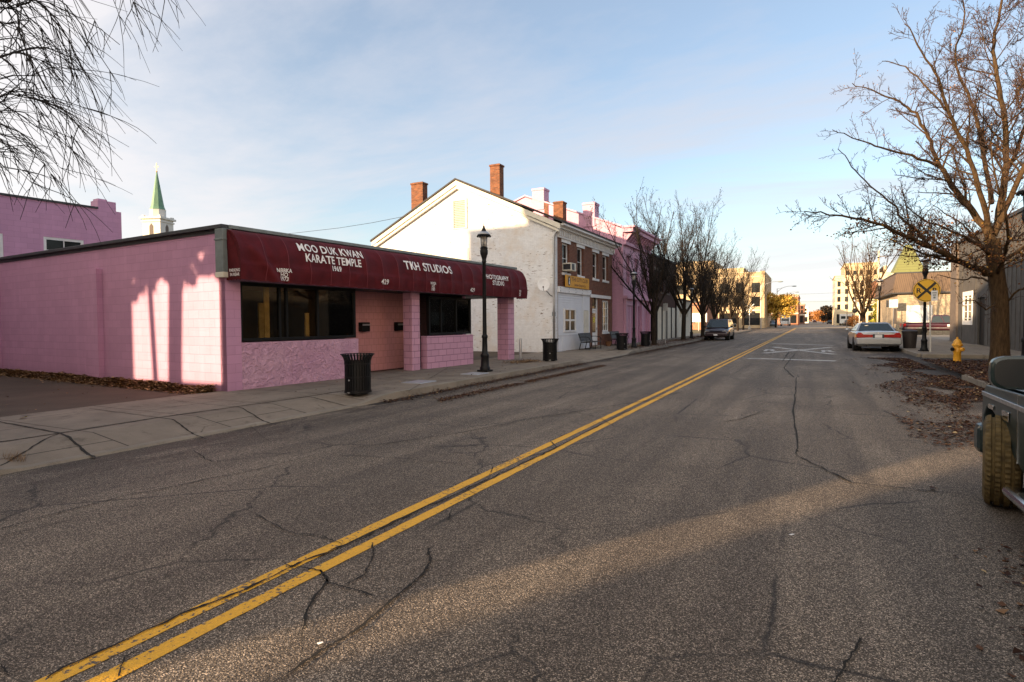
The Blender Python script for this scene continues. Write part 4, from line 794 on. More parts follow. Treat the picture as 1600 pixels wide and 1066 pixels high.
# ------------------------------------------------------------------ trees
def frame(d):
    d = d.normalized(); u = d.cross(Vector((0, 0, 1)))
    if u.length < 1e-3: u = Vector((1, 0, 0))
    u.normalize(); return u, d.cross(u)
def limb(mb, pts, r0, r1, sides): 
    n = len(pts); mb.tube(pts, [r0+(r1-r0)*(i/(n-1))**.8 for i in range(n)], sides, cap=False)
def smooth_pts(P, sub=4):
    P = [Vector(p) for p in P]; out = []
    for i in range(len(P)-1):
        p0, p1, p2, p3 = P[max(0, i-1)], P[i], P[i+1], P[min(len(P)-1, i+2)]
        for k in range(sub):
            t = k/sub; out.append(.5*((2*p1)+(-p0+p2)*t+(2*p0-5*p1+4*p2-p3)*t*t+(-p0+3*p1-3*p2+p3)*t**3))
    out.append(P[-1]); return out
def sprout(pts, r0, r1, mb, tw, tips, rng, depth, dens, lenf, up=.25, droop=0, spread=(28, 58), minr=.004, start=.25, thin=(.40, .62), k2=1.5):
    """grow side shoots along a limb, recursively"""
    L = sum((b-a).length for a, b in zip(pts, pts[1:])); n = max(2, int(L*dens)); m = len(pts)
    for i in range(n):
        t = start+(1-start)*(i+rng.random())/n; k = min(m-2, int(t*(m-1))); f = t*(m-1)-k; p = pts[k].lerp(pts[k+1], f); d = (pts[k+1]-pts[k]).normalized()
        rr = (r0+(r1-r0)*t)*rng.uniform(*thin); rr = max(rr, minr); u, v = frame(d); a = rng.uniform(0, 2*math.pi); ang = R_(rng.uniform(*spread))
        nd = d*math.cos(ang)+(u*math.cos(a)+v*math.sin(a))*math.sin(ang); nd = (nd+Vector((0, 0, up))).normalized()
        ln = lenf*L*rng.uniform(.55, 1.15)*(1-.55*t); segs = max(3, min(7, int(ln/.22))); q = [p]; dd = nd
        for s in range(segs):
            dd = (dd+Vector((rng.gauss(0, .13), rng.gauss(0, .13), rng.gauss(0, .10)+up*.12-droop*(s/segs)))).normalized(); q.append(q[-1]+dd*(ln/segs))
        tgt = mb if rr > .022 else tw; limb(tgt, q, rr, max(minr*.7, rr*.35), 5 if rr > .03 else (4 if rr > .012 else 3))
        if depth > 0 and ln > .16: sprout(q, rr, rr*.35, mb, tw, tips, rng, depth-1, dens*k2, max(lenf, .42), up, droop, spread, minr, .15, thin, k2)
        else: tips.append(q[-1]); tips.append(q[len(q)//2])
def leafquad(mb, p, s, rng):
    a = Vector((rng.gauss(0, 1), rng.gauss(0, 1), rng.gauss(0, 1))).normalized(); b = a.orthogonal().normalized(); c = a.cross(b); l, wd = s*rng.uniform(.8, 1.3), s*rng.uniform(.35, .6)
    mb.quad(p, p+b*l*.5+c*wd, p+b*l, p+b*l*.5-c*wd)
def bare_tree(seed, H, trunk_r, fork, nl, name='street_tree', spread=(14, 38), leaves=500, leafm='darkleaf', bark='bark', twigm='twig', ls=.05, depth=2, dens=3.0, up=.38):
    rng = random.Random(seed); t = thing(name, 'tree', 'tree'); mb, tw, tips = MB(), MB(), []
    lean = rng.uniform(-.12, .12); P = [Vector((0, 0, -.1)), Vector((0, 0, .05)), Vector((lean*.3, 0, fork*.5)), Vector((lean, lean*.4, fork))]
    mb.tube(smooth_pts(P, 3), [trunk_r*x for x in (1.45, 1.25, 1.1, 1.05, 1.0, .97, .95, .93, .92, .92)][:10], 10, cap=False)
    for i in range(nl):
        a = 2*math.pi*(i+rng.uniform(-.3, .3))/nl; el = R_(rng.uniform(*spread)) if i else R_(4); d = Vector((math.cos(a)*math.sin(el), math.sin(a)*math.sin(el), math.cos(el)))
        L = (H-fork)*rng.uniform(.8, 1.0)/max(.75, math.cos(el)); p = Vector((lean, lean*.4, fork-rng.uniform(.1, .7)*(i > 0))); q = [p]; n = 9
        for s in range(n): d = (d+Vector((rng.gauss(0, .09), rng.gauss(0, .09), .05))).normalized(); q.append(q[-1]+d*(L/n))
        r = trunk_r*rng.uniform(.42, .6)*(1.2 if i == 0 else 1); limb(mb, q, r, .012, 7); sprout(q, r, .012, mb, tw, tips, rng, depth, dens, .34, up, 0, (25, 58), .0075, .12, (.28, .52), 1.7)
    mb.build('trunk', M[bark], t, smooth=True, fixn=False); tw.build('twigs', M[twigm], t, fixn=False)
    if leaves:
        lf = MB()
        for i in range(leaves):
            p = rng.choice(tips)+Vector((rng.gauss(0, .06), rng.gauss(0, .06), rng.gauss(0, .06))); leafquad(lf, p, ls, rng)
        lf.build('leaves', M[leafm], t, fixn=False)
    return t
protos = [bare_tree(11, 8.6, .17, 2.1, 9, spread=(12, 44), leaves=2600, ls=.06), bare_tree(23, 10.6, .19, 2.4, 8, leaves=2600, ls=.06), bare_tree(37, 8.4, .14, 1.9, 7, leaves=1800, ls=.06)]
rows = [(0, -8.42, 36.0, .0, 1.0, 'nearest bare street tree on the left pavement, beside the litter bins'), (1, -8.6, 46.3, .7, 1.0, 'tall bare street tree in front of the cream shed'),
        (1, -8.7, 56.2, 2.4, .98, 'tall bare street tree just left of the parked plum van'), (0, -8.7, 63.5, 1.2, .93, 'bare tree rising behind the roof of the parked plum van'), (2, -8.8, 71, .4, 1.15, 'bare street tree just right of the parked plum van'),
        (1, -8.8, 79, 4.0, .88, 'bare street tree third past the parked plum van'), (2, -8.9, 88, 2.2, 1.12, 'bare street tree second from the far end of the left row'), (0, -9.0, 97, 3.1, .95, 'bare street tree at the far end of the left row before the stone building'),
        (1, -11.6, 76, 1.7, 1.08, 'bare tree standing back on the grass behind the left row')]
used = set()
for k, x, y, rz, s, lb in rows:
    o = protos[k] if k not in used else copy_tree(protos[k]); used.add(k)
    o.location = (x, y, .12); o.rotation_euler = (0, 0, rz); o.scale = (s*.92, s*.92, s); settag(o, lb, 'tree', 'bare trees along the left pavement')
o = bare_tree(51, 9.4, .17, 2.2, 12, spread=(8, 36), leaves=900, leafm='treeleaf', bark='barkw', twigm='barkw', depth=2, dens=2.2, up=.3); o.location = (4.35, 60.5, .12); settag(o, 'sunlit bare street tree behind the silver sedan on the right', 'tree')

# big tree on the right: limbs follow the photograph's outline, spread in depth
TB = Vector((5.27, 23.0, .08)); SR = Vector((math.cos(YAW), math.sin(YAW), 0)); SD = Vector((-math.sin(YAW), math.cos(YAW), 0)); SC = 18.2/FPX
bt = thing('street_tree', 'large bare tree with thick mossy trunk beside the yellow hydrant on the right', 'tree', tuple(TB))
def bp(cx, cy, dz=0.0):
    px, py = 1240+cx/1.975, cy/1.975; k = (18.2+dz)/FPX; return SR*((px-800)*k-761*SC)+SD*dz+Vector((0, 0, (500.5-py)*k+CAMH-TB.z))
rng = random.Random(5); mb, tw, tips = MB(), MB(), []
trunk = smooth_pts([bp(634, 1136, 0), bp(634, 1085, 0), bp(632, 1000, 0), bp(630, 930, 0), bp(618, 850, 0), bp(604, 745, 0)], 3)
mb.tube(trunk, [.36, .29, .265, .25, .245, .24, .235, .235, .23, .23, .225, .22, .22, .215, .21, .20][:len(trunk)], 12, cap=False)
limbs = [([(600, 850, 0), (540, 826, -.3), (460, 792, -.7), (400, 760, -.9), (340, 735, -1.1), (270, 705, -1.4), (180, 680, -1.6), (100, 665, -1.8), (30, 658, -2)], .13, .012),
 ([(400, 760, -.9), (375, 715, -.8), (330, 690, -.9), (303, 640, -.7), (230, 580, -.6), (170, 520, -.5), (130, 470, -.6)], .06, .01),
 ([(604, 750, 0), (540, 660, .2), (480, 580, .4), (440, 520, .5), (410, 450, .6), (370, 380, .7), (330, 335, .8), (250, 300, .9), (165, 270, 1)], .14, .012),
 ([(440, 522, .5), (350, 490, .2), (260, 465, -.2), (190, 440, -.4), (112, 415, -.6)], .06, .01),
 ([(595, 725, 0), (562, 600, -.4), (520, 470, -.7), (462, 360, -1), (430, 260, -1.3), (380, 180, -1.4), (328, 90, -1.6)], .11, .012),
 ([(462, 360, -1), (400, 290, -.8), (330, 225, -.5), (262, 205, -.3)], .045, .01),
 ([(612, 735, 0), (638, 560, .2), (635, 400, .4), (610, 250, .6), (600, 150, .9), (620, 20, 1), (630, -120, 1.1)], .14, .02),
 ([(600, 640, .1), (560, 420, .8), (520, 300, 1.3), (482, 190, 1.6), (510, 60, 1.9), (470, -40, 2)], .09, .012),
 ([(625, 690, 0), (700, 520, -.6), (760, 400, -1), (850, 250, -1.2), (900, 100, -1.4)], .11, .015), ([(640, 560, .2), (700, 400, .9), (720, 250, 1.3), (700, 80, 1.6), (760, -80, 1.8)], .08, .015),
 ([(618, 820, 0), (700, 770, .6), (800, 700, 1), (900, 660, 1.2)], .09, .012), ([(612, 880, .1), (560, 860, .9), (500, 870, 1.6), (440, 850, 2.1)], .05, .01), ([(640, 950, 0), (690, 900, -.5), (740, 880, -.9), (800, 820, -1.2)], .05, .01),
 ([(625, 930, 0), (590, 960, -.5), (540, 930, -.9), (500, 945, -1.2)], .035, .008), ([(605, 800, 0), (560, 760, -1), (480, 720, -1.9), (400, 690, -2.5), (330, 640, -2.8)], .07, .01), ([(605, 800, 0), (540, 730, 1), (500, 690, 2), (420, 640, 2.8)], .07, .01),
 ([(620, 860, 0), (640, 800, -1), (650, 720, -2), (620, 600, -2.6), (590, 450, -3)], .08, .012)]
for P, r0, r1 in limbs:
    r0 *= .82; q = smooth_pts([bp(*p) for p in P], 4)
    q = [p+Vector((rng.gauss(0, .02), rng.gauss(0, .03), rng.gauss(0, .02))) for p in q]; limb(mb, q, r0, r1, 8)
    sprout(q, r0, r1, mb, tw, tips, rng, 3, 4.6, .27, .20, .03, (28, 68), .0062, .08, (.24, .46), 1.9)
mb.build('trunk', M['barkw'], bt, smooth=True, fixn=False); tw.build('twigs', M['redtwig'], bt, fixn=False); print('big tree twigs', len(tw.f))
lf = MB(); low = [p for p in tips if (2.75 if p.dot(SR) < -1.3 else 2.1) < p.z < 4.3]; print('tips', len(tips))
for i in range(2600): leafquad(lf, rng.choice(low)+Vector((rng.gauss(0, .12), rng.gauss(0, .12), rng.gauss(0, .10))), .06, rng)
for i in range(3200): leafquad(lf, rng.choice(tips)+Vector((rng.gauss(0, .05), rng.gauss(0, .05), rng.gauss(0, .05))), .034, rng)
lf.build('leaves', M['treeleaf'], bt, fixn=False)

# drooping tree whose trunk stands left of the picture
lt = thing('drooping_tree', 'bare tree with fine drooping twigs reaching in at the top left', 'tree', (-9.3, 2.0, .12))
def lp(px, py, d):   # a point at depth d (m) along the view, used only to shape this tree's limbs
    r = ray(px, py); f = CAMR @ Vector((0, 0, -1)); return Vector((0, 0, CAMH))+r*(d/r.dot(f))-Vector((-9.3, 2.0, .12))
rng = random.Random(9); mb, tw, tips = MB(), MB(), []
mb.tube(smooth_pts([Vector((0, 0, -.1)), Vector((0, 0, .2)), Vector((.1, -.1, 2)), Vector((.3, 0, 4.2))], 3), [.36, .30, .27, .25, .24, .23, .22, .21, .2, .19], 10, cap=False)
def wand(p0, p1, sag, r, n=9):
    out = []
    for i in range(n+1):
        t = i/n; p = p0.lerp(p1, t); p.z += sag*math.sin(math.pi*t)*.8; p += Vector((math.sin(t*5+p1.x*9)*.07, rng.gauss(0, .03), math.sin(t*8+p1.y*7)*.05+rng.gauss(0, .025)))*min(1, t*3)*min(1,(1-t)*4); out.append(p)
    limb(tw if r < .02 else mb, out, r, .0028, 4 if r > .008 else 3); return out
top = Vector((.3, 0, 4.1)); roots = []
for px, py, d, r in ((10, -5, 5.6, .06), (-80, 60, 5.2, .05), (-120, 180, 6.0, .05), (-60, -150, 6.0, .06), (60, -160, 6.5, .05), (-140, 300, 6.4, .045)):
    e = lp(px, py, d); q = smooth_pts([top, top.lerp(e, .5)+Vector((0, 0, .5)), e], 5); limb(mb, q, .11, r, 7); roots.append(e)
ends = [(190, 145), (178, 172), (178, 128), (168, 180), (163, 215), (130, 255), (130, 265), (158, 236), (100, 310), (85, 292), (60, 300), (75, 298), (55, 285), (20, 300), (15, 285), (187, 70), (173, 78), (225, 58), (205, 62), (222, 55), (240, 40), (150, 95), (145, 90), (160, 182), (150, 225), (120, 278), (105, 240), (135, 200), (95, 215), (110, 180), (80, 250), (125, 150), (40, 260), (30, 240), (65, 220), (50, 190), (90, 165), (100, 130), (279, 36), (243, 15), (278, 10), (228, 22), (115, 110), (70, 150), (20, 210), (10, 180), (45, 120), (25, 90), (140, 262), (168, 205)]
for ex, ey in ends:
    e = lp(ex, ey, rng.uniform(5.0, 7.2))
    R0 = roots[4] if ex > 200 else rng.choice(roots[:4] if ey < 120 else [roots[1], roots[2], roots[0], roots[5]] if ey < 240 else [roots[2], roots[5], roots[1]])
    q = wand(R0+Vector((rng.gauss(0, .12), rng.gauss(0, .12), rng.gauss(0, .12))), e, rng.uniform(.35, .75), rng.uniform(.008, .014), 10)
    for k in range(rng.randint(6, 10)):
        j = rng.randint(2, len(q)-2); d = (q[j+1]-q[j]).normalized(); u, v = frame(d); a = rng.uniform(0, 6.28)
        nd = (d+(u*math.cos(a)+v*math.sin(a))*rng.uniform(.25, .6)).normalized(); ln = rng.uniform(.25, .9); s_ = [q[j]]
        for i in range(6): nd = (nd+Vector((rng.gauss(0, .08), rng.gauss(0, .08), -.07+rng.gauss(0, .05)))).normalized(); s_.append(s_[-1]+nd*ln/6)
        limb(tw, s_, .0048, .002, 3)
        if rng.random() < .45:
            h = s_[3]; nd2 = (nd+Vector((rng.gauss(0, .4), rng.gauss(0, .4), rng.gauss(0, .3)))).normalized(); limb(tw, [h, h+nd2*.12, h+nd2*.25+Vector((0, 0, -.02))], .0035, .002, 3)
mb.build('trunk', M['bark'], lt, smooth=True, fixn=False); tw.build('twigs', M['twig'], lt, fixn=False)

def leafy(name, label, loc, rx, ry, rz, zc, n, ls, leafm, trunk_h=0, tr=.1, seed=1, group=None, cone=False, core=.55, stems=6):
    rng = random.Random(seed); t = thing(name, label, 'shrub' if trunk_h == 0 else 'tree', loc, 0, group); lf = MB(); tk = MB()
    cl = [(rng.uniform(-1, 1)*.62, rng.uniform(-1, 1)*.62, rng.uniform(-1, 1)*.66, rng.uniform(.28, .5)) for _ in range(16)]
    for i in range(n):
        if cone: z = rng.random()**1.3; r = (1-z)*(.8+.25*math.sin(z*40))*math.sqrt(rng.random()); a = rng.uniform(0, 6.283); p = Vector((r*rx*math.cos(a), r*ry*math.sin(a), zc-rz+2*rz*z))
        else:
            c = rng.choice(cl); d = Vector((rng.gauss(0, 1), rng.gauss(0, 1), rng.gauss(0, 1))).normalized()*c[3]*rng.uniform(.55, 1.05); p = Vector(((c[0]+d.x)*rx, (c[1]+d.y)*ry, zc+(c[2]+d.z)*rz))
        leafquad(lf, p, ls, rng)
    for i in range(stems):
        c = cl[i]; e = Vector((c[0]*rx, c[1]*ry, zc+c[2]*rz)); tk.tube(smooth_pts([Vector((0, 0, trunk_h*.8)), Vector((e.x*.4, e.y*.4, (trunk_h+e.z)*.5)), e], 3), tr*.35, 5, cap=False)
    tk.tube([(0, 0, -.1), (0, 0, max(trunk_h, zc-rz*.2))], [tr*1.2, tr*.8], 8, cap=False)
    tk.build('trunk', M['bark'], t, fixn=False); lf.build('crown', M[leafm], t, fixn=False); return t
leafy('small_tree', 'low spreading tree with thin yellow leaves far down the left side', (-6.3, 138, 0), 5.0, 4.2, 2.8, 4.7, 6500, .28, 'yelleaf', 2.0, .16, 3, stems=14)
leafy('evergreen_tree', 'golden green evergreen between the lamp post and the tan stone shop', (9.3, 102, 0), 1.8, 1.8, 3.7, 3.5, 6000, .22, 'olive', .5, .15, 5, cone=True)
leafy('shrub', 'round orange shrub left of the bare tree trunk on the right', (6.3, 104, 0), 1.1, 1.1, 1.15, 1.25, 2200, .11, 'orleaf', 0, .05, 6)
for i, (x, y, r, h, m, lb) in enumerate(((7.6, 265, 4.5, 7, 'bark', 'dark rounded tree left of the cream stone building'), (6.3, 330, 5, 6, 'orleaf', 'orange brown tree near the vanishing point on the right'), (-3.8, 420, 6, 6.5, 'orleaf', 'orange brown tree closing the end of the street'), (3.2, 480, 7, 6, 'orleaf', 'rusty tree at the very end of the street'), (14, 360, 5, 8, 'evleaf', 'dark green tree behind the right row'))):
    leafy('far_tree', lb, (x, y, 0), r, r, h*.45, h*.6, 1600, .6, 'darkleaf' if m == 'bark' else m, 1.5, .25, 20+i)
# unseen evergreens added behind the viewpoint, shaped to stripe sun on the pink wall
for i, (x, y) in enumerate(((-22.35, -5), (-20.85, -4.6), (-24.4, -6), (-18.9, -6.2))):
    rng = random.Random(70+i); t = thing('evergreen_tree', 'added unseen evergreen with bare trunk cutting sun stripes behind the viewpoint, %s' % ('slim one', 'thick one', 'leftmost one', 'nearest one')[i], 'tree', (x, y, 0))
    w = MB(); w.tube(smooth_pts([(0, 0, 0), ((.05, -.28, 0, 0)[i], 0, 1.6), ((-.02, -.42, 0, 0)[i], 0, 3.2), ((-.22, -.25, .1, .1)[i], 0, 6.2)], 4), (.11, .27, .12, .12)[i], 8); w.build('trunk', M['bark'], t)
    w = MB()
    zo = (.75, .55, .6, .9)[i]; w.ball((0, 0, 8.6+zo), 2.5, 2.2, 3.0, 14, 10)
    for k in range(1500):
        d = Vector((rng.gauss(0, 1), rng.gauss(0, 1), rng.gauss(0, 1))).normalized(); leafquad(w, Vector((d.x*2.6, d.y*2.3, 8.5+zo+d.z*3.3)), .4, rng)
    w.build('crown', M['evleaf'], t, fixn=False)
# faint distant wooded skyline
w = MB(); rng = random.Random(99)
for i in range(9000):
    x = rng.uniform(-330, 330); y = 640+rng.uniform(0, 60); hh = 8+3*math.sin(x*.05)+2*math.sin(x*.17); leafquad(w, Vector((x, y, rng.uniform(0, hh))), 2.2, rng)
settag(w.build('distant_woods', M['orleaf'], fixn=False), 'faint brown line of distant trees beyond the end of the street', 'trees', kind='stuff')

# ------------------------------------------------------------------ street furniture
def make_lamp():
    t = thing('street_lamp', 'x', 'street lamp')
    w = MB(); w.box(-.17, .17, -.17, .17, 0, .05); w.lathe([(.155, .05), (.155, .12), (.125, .16), (.115, .42), (.13, .45), (.13, .50), (.085, .56), (.075, .98), (.09, 1.0), (.09, 1.06), (.068, 1.09)], 12); w.build('base', M['black'], t, smooth='auto')
    w = MB(); P = [(.062, 1.08), (.050, 3.2), (.075, 3.24), (.06, 3.28), (.075, 3.36), (.11, 3.46), (.12, 3.56), (.105, 3.60), (.12, 3.64), (.09, 3.66)]; w.lathe(P, 12); w.build('pole', M['black'], t, smooth='auto')
    w = MB()
    for k in range(6):
        a = k*math.pi/3; ca, sa = math.cos(a), math.sin(a); w.tube([(.085*ca, .085*sa, 3.66), (.115*ca, .115*sa, 3.98)], .007, 5)
    w.lathe([(.10, 3.655), (.10, 3.675)], 12); w.tube([(0, 0, 3.66), (0, 0, 3.78)], .03, 8); cg = w.build('lantern_cage', M['black'], t)
    w = MB(); w.lathe([(.05, 3.67), (.075, 3.72), (.092, 3.97)], 14); w.build('lamp_glass', M['lampglass'], t, smooth=True)
    w = MB(); w.lathe([(.13, 3.965), (.20, 3.985), (.205, 4.01), (.185, 4.03)], 20); w.lathe([(.06, 4.13), (.07, 4.15), (.05, 4.2), (.03, 4.24), (.035, 4.26), (.012, 4.30), (.004, 4.38)], 12)
    for k in range(20): a = k*math.pi/10; w.ball((.2*math.cos(a), .2*math.sin(a), 3.975), .016, .016, .02, 6, 4)
    rf = w.build('lamp_roof', M['black'], t, smooth='auto')
    w = MB(); w.lathe([(.187, 4.028), (.16, 4.065), (.11, 4.11), (.062, 4.135)], 20); w.build('roof_dome', M['galv'], rf, smooth=True)
    return t
def make_bin():
    t = thing('litter_bin', 'x', 'litter bin'); w = MB(); n = 30
    for k in range(n):
        a = 2*math.pi*k/n; ca, sa = math.cos(a), math.sin(a); tx, ty = -sa*.018, ca*.018; pr = [(.262, .05), (.262, .62), (.268, .70), (.29, .77), (.335, .83)]
        for (r0, z0), (r1, z1) in zip(pr, pr[1:]):
            a0, a1 = Vector((ca*r0, sa*r0, z0)), Vector((ca*r1, sa*r1, z1)); d = Vector((tx, ty, 0)); o_ = Vector((ca*.007, sa*.007, 0))
            w.quad(a0-d+o_, a0+d+o_, a1+d+o_, a1-d+o_); w.quad(a0-d-o_, a1-d-o_, a1+d-o_, a0+d-o_); w.quad(a0-d-o_, a0-d+o_, a1-d+o_, a1-d-o_); w.quad(a0+d-o_, a0+d+o_, a1+d+o_, a1+d-o_)
    w.build('slats', M['black'], t, fixn=False)
    w = MB()
    def ring(r, z, h, th=.012): w.lathe([(r-th, z), (r+th*.6, z), (r+th*.6, z+h), (r-th, z+h), (r-th, z)], 30, cap=False)
    ring(.345, .825, .018); ring(.268, .03, .05, .02); ring(.27, .34, .03); ring(.27, .62, .03); w.lathe([(.2, 0), (.2, .03)], 16); w.build('hoops', M['black'], t)
    w = MB(); w.lathe([(.24, .05), (.245, .70), (.235, .70), (.23, .06)], 24); w.build('liner', M['blackm'], t, smooth='auto')
    w = MB(); w.ball((.0, -.275, .30), .02, .008, .02); w.prism([(-.05, -.285, .05), (0, -.285, .03), (.05, -.285, .05), (0, -.285, .062)], (0, -.005, 0)); w.build('tag', M['galv'], t)
    return t
def make_bench():
    t = thing('park_bench', 'x', 'bench'); w = MB(); w2 = MB()
    for i in range(24): y = -.86+i*.0745; w.box(-.03, .44, y-.022, y+.022, .40, .412); w2.prism([(-.03, y-.022, .43), (-.03, y+.022, .43), (-.17, y+.022, .82), (-.17, y-.022, .82)], (.012, 0, .004))
    w.box(.42, .46, -.9, .9, .37, .415); w.box(-.04, 0, -.9, .9, .37, .41); w.build('seat', M['darkmetal'], t)
    w2.tube([(-.165, -.9, .83), (-.165, .9, .83)], .018, 6); w2.tube([(-.03, -.9, .44), (-.03, .9, .44)], .014, 6); w2.build('backrest', M['darkmetal'], t)
    for s in (-.88, 0, .88):
        w = MB(); w.tube([(-.17, s, .83), (-.02, s, .40), (-.12, s, 0)], .022, 6); w.tube([(-.02, s, .38), (.42, s, .38), (.46, s, 0)], .022, 6); w.tube([(-.15, s, .04), (.46, s, .04)], .014, 6)
        if s: w.tube(smooth_pts([(-.10, s, .64), (.1, s, .66), (.38, s, .63), (.46, s, .5), (.42, s, .39)], 3), .018, 6)
        w.build('leg', M['black'], t)
    return t
def place(mk, cat, group, spots):
    for i, (x, y, z, rz, s, lb) in enumerate(spots):
        if i == 0: p = mk(); o = p
        else: o = copy_tree(p)
        o.location = (x, y, z); o.rotation_euler = (0, 0, rz); o.scale = (s, s, s); settag(o, lb, cat, group)
place(make_lamp, 'street lamp', 'black post lamps along both pavements', [
 (-8.56, 15.2, .14, 0, 1, 'black lamp post standing free on the pavement in front of the maroon awning'), (-8.55, 31.8, .15, .3, 1, 'black lamp post in front of the tall pink house between two bins'),
 (-8.6, 49.8, .14, .5, 1, 'black lamp post between bare trees at the cream shed'), (4.68, 32.3, .14, .2, 1.02, 'black lamp post directly behind the yellow railroad crossing sign'),
 (4.2, 46.3, .14, .1, 1, 'black lamp post rising above the roof of the silver sedan'), (3.93, 15.3, .13, .4, 1, 'black lamp post at the right edge in front of the big tree')])
place(make_bin, 'litter bin', 'black slatted litter bins on the left pavement', [
 (-8.32, 9.42, .14, 0, .98, 'black slatted litter bin nearest, by the kerb in front of the textured pink wall panel'), (-8.6, 20.2, .14, .4, .98, 'black slatted litter bin just past the awning by the driveway'),
 (-8.5, 29.3, .15, .8, 1.0, 'dark slatted litter bin left of the lamp post at the pink house'), (-8.45, 34.0, .15, 1.2, 1.0, 'dark slatted litter bin between lamp post and bare tree trunk')])
place(make_bench, 'bench', 'black metal benches outside the brick front', [(-10.35, 29.3, .15, 0, 1, 'black metal bench under the white siding beside the narrow garden door'), (-10.35, 34.6, .15, 0, 1, 'black metal bench under the tall shop window at the far end of the brick front')])
bn = thing('litter_bin', 'brown plastic refuse bin with flat lid beside the silver sedan', 'litter bin', (4.55, 35.6, .14))
w = MB(); w.lathe([(.27, 0), (.33, .78)], 20); w.build('bin_body', M['bin'], bn, smooth='auto'); w = MB(); w.lathe([(.35, .78), (.36, .86), (.2, .93), (.02, .95)], 20); w.build('lid', M['bin'], bn, smooth='auto')
bo = MB(); bo.lathe([(.055, 0), (.055, .78), (.04, .82), (.01, .83)], 12); o = bo.build('bollard', M['galv'], smooth='auto'); o.location = (-10.2, 21.0, .13); settag(o, 'short grey steel bollard beside the right hand pink pillar', 'bollard')
pt = MB(); pt.lathe([(.14, 0), (.19, .26), (.21, .28), (.18, .28), (.16, .2)], 14); o = pt.build('plant_pot', plain('terracotta', (.16, .07, .03), .9)); o.location = (-10.45, 33.25, .15); settag(o, 'brown empty plant pot beside the white shop door', 'plant pot')
# hydrant
hy = thing('fire_hydrant', 'yellow fire hydrant with black side cap beside the big tree', 'hydrant', (4.55, 24.9, .06), .4)
w = MB(); w.lathe([(.16, .04), (.16, .08), (.115, .10), (.11, .38), (.125, .40), (.125, .44), (.115, .46), (.12, .60), (.155, .62), (.155, .66), (.13, .68), (.115, .76), (.07, .83), (.03, .86), (.03, .92), (.0, .92)], 20); bd = w.build('hydrant_body', M['hyd'], hy, smooth='auto')
w = MB()
for k in range(8): a = k*math.pi/4; w.tube([(.145*math.cos(a), .145*math.sin(a), .08), (.145*math.cos(a), .145*math.sin(a), .10)], .012, 6); w.tube([(.14*math.cos(a), .14*math.sin(a), .66), (.14*math.cos(a), .14*math.sin(a), .685)], .011, 6)
w.build('bolts', M['hyd'], bd)
w = MB(); w.lathe([(.135, 0), (.14, .045)], 16); w.build('foot', M['blackm'], hy)
for (dx, dy, nm) in ((-1, -.25, 'blackm'), (.4, -1, 'hyd')):
    d = Vector((dx, dy, 0)).normalized(); w = MB(); w.tube([d*.09+Vector((0, 0, .50)), d*.17+Vector((0, 0, .50))], .058, 12); cp = w.build('nozzle', M['hyd'], hy); w = MB(); w.tube([d*.17+Vector((0, 0, .50)), d*.21+Vector((0, 0, .50))], .066, 12); w.tube([d*.21+Vector((0, 0, .50)), d*.235+Vector((0, 0, .50))], .02, 5); w.build('cap', M[nm], cp)
# railroad crossing warning sign
rs = thing('crossing_sign', 'round yellow railroad crossing sign with black X and two R letters on a steel post', 'road sign', (4.77, 31.4, .14), R_(-4))
w = MB(); w.prism([(-.02, 0, 0), (.04, 0, 0), (.04, .03, 0), (-.02, .03, 0)], (-.06, 0, 3.15)); w.build('post', M['galv'], rs)
SC_ = Vector((-.16, -.03, 2.72)); rr = .50
w = MB(); w.prism([(SC_.x+rr*math.cos(a*math.pi/20), SC_.y, SC_.z+rr*math.sin(a*math.pi/20)) for a in range(40)], (0, .006, 0)); pl = w.build('sign_plate', M['sign_y'], rs)
w = MB()
def rim(r0, r1, y):
    for a in range(40):
        c0, s0, c1, s1 = math.cos(a*math.pi/20), math.sin(a*math.pi/20), math.cos((a+1)*math.pi/20), math.sin((a+1)*math.pi/20)
        w.quad((SC_.x+r0*c0, y, SC_.z+r0*s0), (SC_.x+r0*c1, y, SC_.z+r0*s1), (SC_.x+r1*c1, y, SC_.z+r1*s1), (SC_.x+r1*c0, y, SC_.z+r1*s0))
rim(.455, .475, SC_.y-.003)
for sg_ in (1, -1):
    dx, dz = .70711, .70711*sg_; nx, nz = -dz*.05, dx*.05; L = .455; w.quad((SC_.x-dx*L-nx, SC_.y-.003-.001*(sg_ > 0), SC_.z-dz*L-nz), (SC_.x+dx*L-nx, SC_.y-.003-.001*(sg_ > 0), SC_.z+dz*L-nz), (SC_.x+dx*L+nx, SC_.y-.003-.001*(sg_ > 0), SC_.z+dz*L+nz), (SC_.x-dx*L+nx, SC_.y-.003-.001*(sg_ > 0), SC_.z-dz*L+nz))
for cx in (-.29, .29): add_text(w, 'R', .30, lambda x, y: (SC_.x+cx+x*1.05, SC_.y-.004, SC_.z-.105+y))
w.build('sign_marking', M['sign_blk'], pl, fixn=False)
w = MB(); w.box(.0, .24, -.05, -.042, 2.26, 2.70); w.build('small_sign', M['white'], rs, bevel=.004)
w = MB(); w.box(.04, .2, -.0535, -.0505, 2.58, 2.62); w.box(.06, .18, -.0535, -.0505, 2.48, 2.53); w.box(.08, .16, -.0535, -.0505, 2.36, 2.44); w.build('small_sign_marks', M['gray'], rs)
